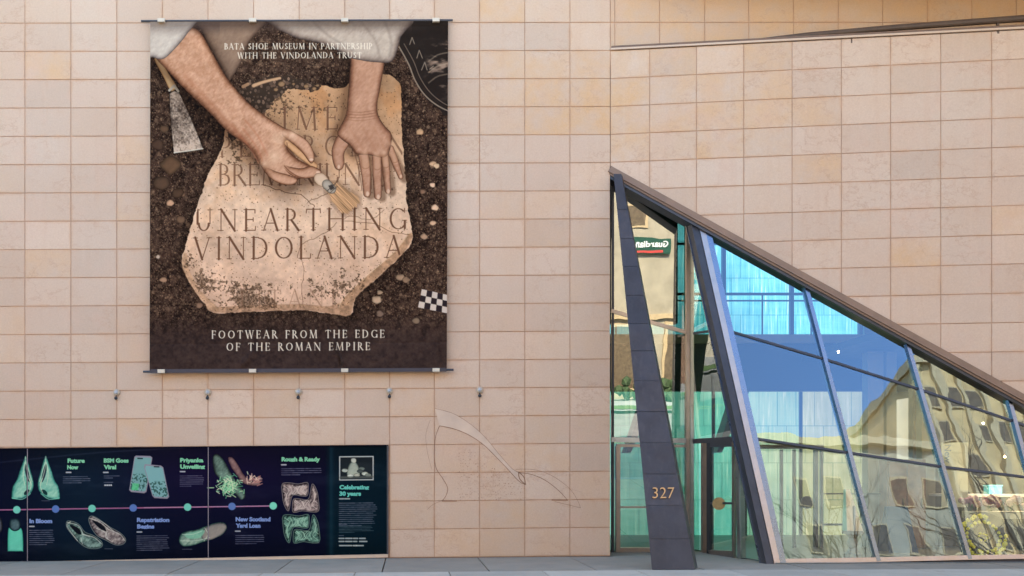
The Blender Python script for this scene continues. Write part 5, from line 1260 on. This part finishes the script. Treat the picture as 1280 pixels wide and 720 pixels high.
fb_ = facade('stone_building', 31.2, 37.8, -9.0, 25.5, M['ystone'], 'tall yellow sandstone building across the street, reflected in the sloping glass', 6, 9)
m = MB()
for k_ in range(7): m = MB(); x_ = 31.25+k_*1.07; m.box(x_-.13, x_+.13, -8.99, -8.75, 4.5, 25.4); m.build('pilaster', M['xtrim'], fb_)
b_ = facade('gabled_house', 38.2, 49, -9.5, 20.0, M['gstone'], 'tan stone house with a red gable across the street, reflected at the right', 7, 8, gable=True)
ch = empty('chimney_stack', (35.0, -9.6, 26), 'tan chimney stack on the tall yellow building across the street', 'chimney')
m = MB(); m.box(34.2, 35.8, -10.2, -9.2, 26.0, 27.6); m.build('shaft', M['gstone'], ch); m = MB(); m.box(34.0, 36.0, -10.4, -9.0, 27.61, 27.9); m.build('cap', M['xtrim'], ch)
sh = facade('shop_building', 6.6, 20.0, -9.1, 15.0, M['pstone2'], 'buff stone shop building with a green sign across the street, mirrored in the entrance glass', 5, 3, wz0=8.6)
facade('stone_building', 20.4, 31.0, -9.3, 20.0, M['pstone2'], 'plain buff stone building across the street between the shop and the tall yellow one', 6, 5)
M['sgreen'] = plain('green_sign', (.012, .06, .035), .5); M['sred'] = plain('red_sign_stripe', (.50, .05, .04), .5)
sg = empty('shop_sign', (14.2, -8.9, 7.3), 'dark green shop sign with white lettering on the buff stone building across the street', 'sign')
m = MB(); m.box(13.3, 15.2, -9.05, -8.9, 7.35, 8.1); m.build('board', M['sgreen'], sg)
m = MB(); m.box(13.5, 14.8, -8.897, -8.88, 7.40, 7.52); m.build('stripe', M['sred'], sg)
def sign(text, xr, z, cap, mat, yy, wd):
    cu = bpy.data.curves.new('t', 'FONT'); cu.body = text; cu.size = 1; cu.offset = .03; o = bpy.data.objects.new('t', cu); COL.objects.link(o)
    me = bpy.data.meshes.new_from_object(o.evaluated_get(bpy.context.evaluated_depsgraph_get())); bpy.data.objects.remove(o); bpy.data.curves.remove(cu)
    mx_ = max(v.co.x for v in me.vertices)
    for v in me.vertices: v.co = Vector((xr-v.co.x/mx_*wd, yy, z+v.co.y*cap/.729))
    me.materials.clear(); me.materials.append(mat); me.name = 'lettering'; o = bpy.data.objects.new('lettering', me); COL.objects.link(o); o.parent = sg; o.matrix_parent_inverse = Matrix.Translation(-Vector(sg.location))
sign('Guardian', 15.08, 7.68, .30, M['white'], -8.88, 1.65)
m = MB(); 
for k in range(3): 
    x = 7.4+k*3.9; f = MB(); f.box(x, x+3.2, -9.08, -9.02, .4, 3.9); o_ = f.build('shop_window', M['xtrim'], sh); f = MB(); f.box(x+.12, x+3.08, -9.018, -9.0, .55, 3.75); f.build('pane', M['xglass'], o_)
hd = MB(); r9 = random.Random(2)
for k in range(120): hd.ico((r9.uniform(11, 20), r9.uniform(-8.4, -7.7), r9.uniform(.15, 1.0)), r9.uniform(.18, .34), 1, .3)
M['leaf'] = plain('hedge_leaves', (.035, .06, .02), .8, var=.5, scale=7)
tag(hd.build('hedge', M['leaf']), 'low clipped green hedge along the far pavement across the street', 'hedge')
M['xbright'] = plain('pale_limestone', (.50, .42, .32), .8, var=.15, scale=1.2)  # unseen blocks opposite, kept pale to bounce warm light onto the long wall
facade('brick_building', 4.0, 6.4, -9.2, 10.5, M['xbrick'], 'narrow brown brick shop building across the street', 2, 2)
facade('stone_block', -14.0, 3.7, -9.0, 11, M['xbright'], 'wide pale stone block across the street, straight opposite the banner', 8, 2)
facade('stone_building', -46.0, -14.4, -9.4, 12, M['xbright'], 'long pale limestone block across the street at the left', 10, 2)
facade('brick_building', 49.5, 90, -9.2, 13, M['xbrick'], 'long brown brick terrace across the street at the far right', 10, 3)

M['bark'] = plain('grey_bark', (.11, .085, .06), .9, var=.3, scale=6)
def tree(x, y, h, seed, label):
    r = random.Random(seed); t = empty('bare_tree', (x, y, 0), label, 'tree', 'bare street trees across the road')
    tr = MB(); br = MB()
    def grow(p, d, L, rad, lev):
        n = 4; pts = [p]; 
        for k in range(n):
            d = (d+Vector((r.gauss(0, .10), r.gauss(0, .10), .05+r.gauss(0, .05)))).normalized(); p = p+d*(L/n); pts.append(p)
        (tr if lev == 0 else br).tube(pts, [rad*(1-.45*k/n) for k in range(n+1)], 6 if lev < 2 else 4)
        if lev >= 5: return
        for k in range(3 if lev else 5):
            q = pts[r.randint(2, n)]; a = r.uniform(0, 6.28); s_ = r.uniform(.45, .95)
            grow(q, (d+Vector((math.cos(a)*s_, math.sin(a)*s_, r.uniform(-.05, .35)))).normalized(), L*r.uniform(.55, .78), rad*.5, lev+1)
    grow(Vector((x, y, -.1)), Vector((0, 0, 1)), h*.36, h*.017, 0)
    tr.build('trunk', M['bark'], t); br.build('branches', M['bark'], t)
tree(29.5, -5.0, 19, 3, 'tall bare street tree across the road in front of the yellow building')
tree(38.5, -5.2, 18, 5, 'bare street tree across the road in front of the red gabled house')
tree(22.0, -5.0, 17, 9, 'bare street tree across the road in front of the buff building')
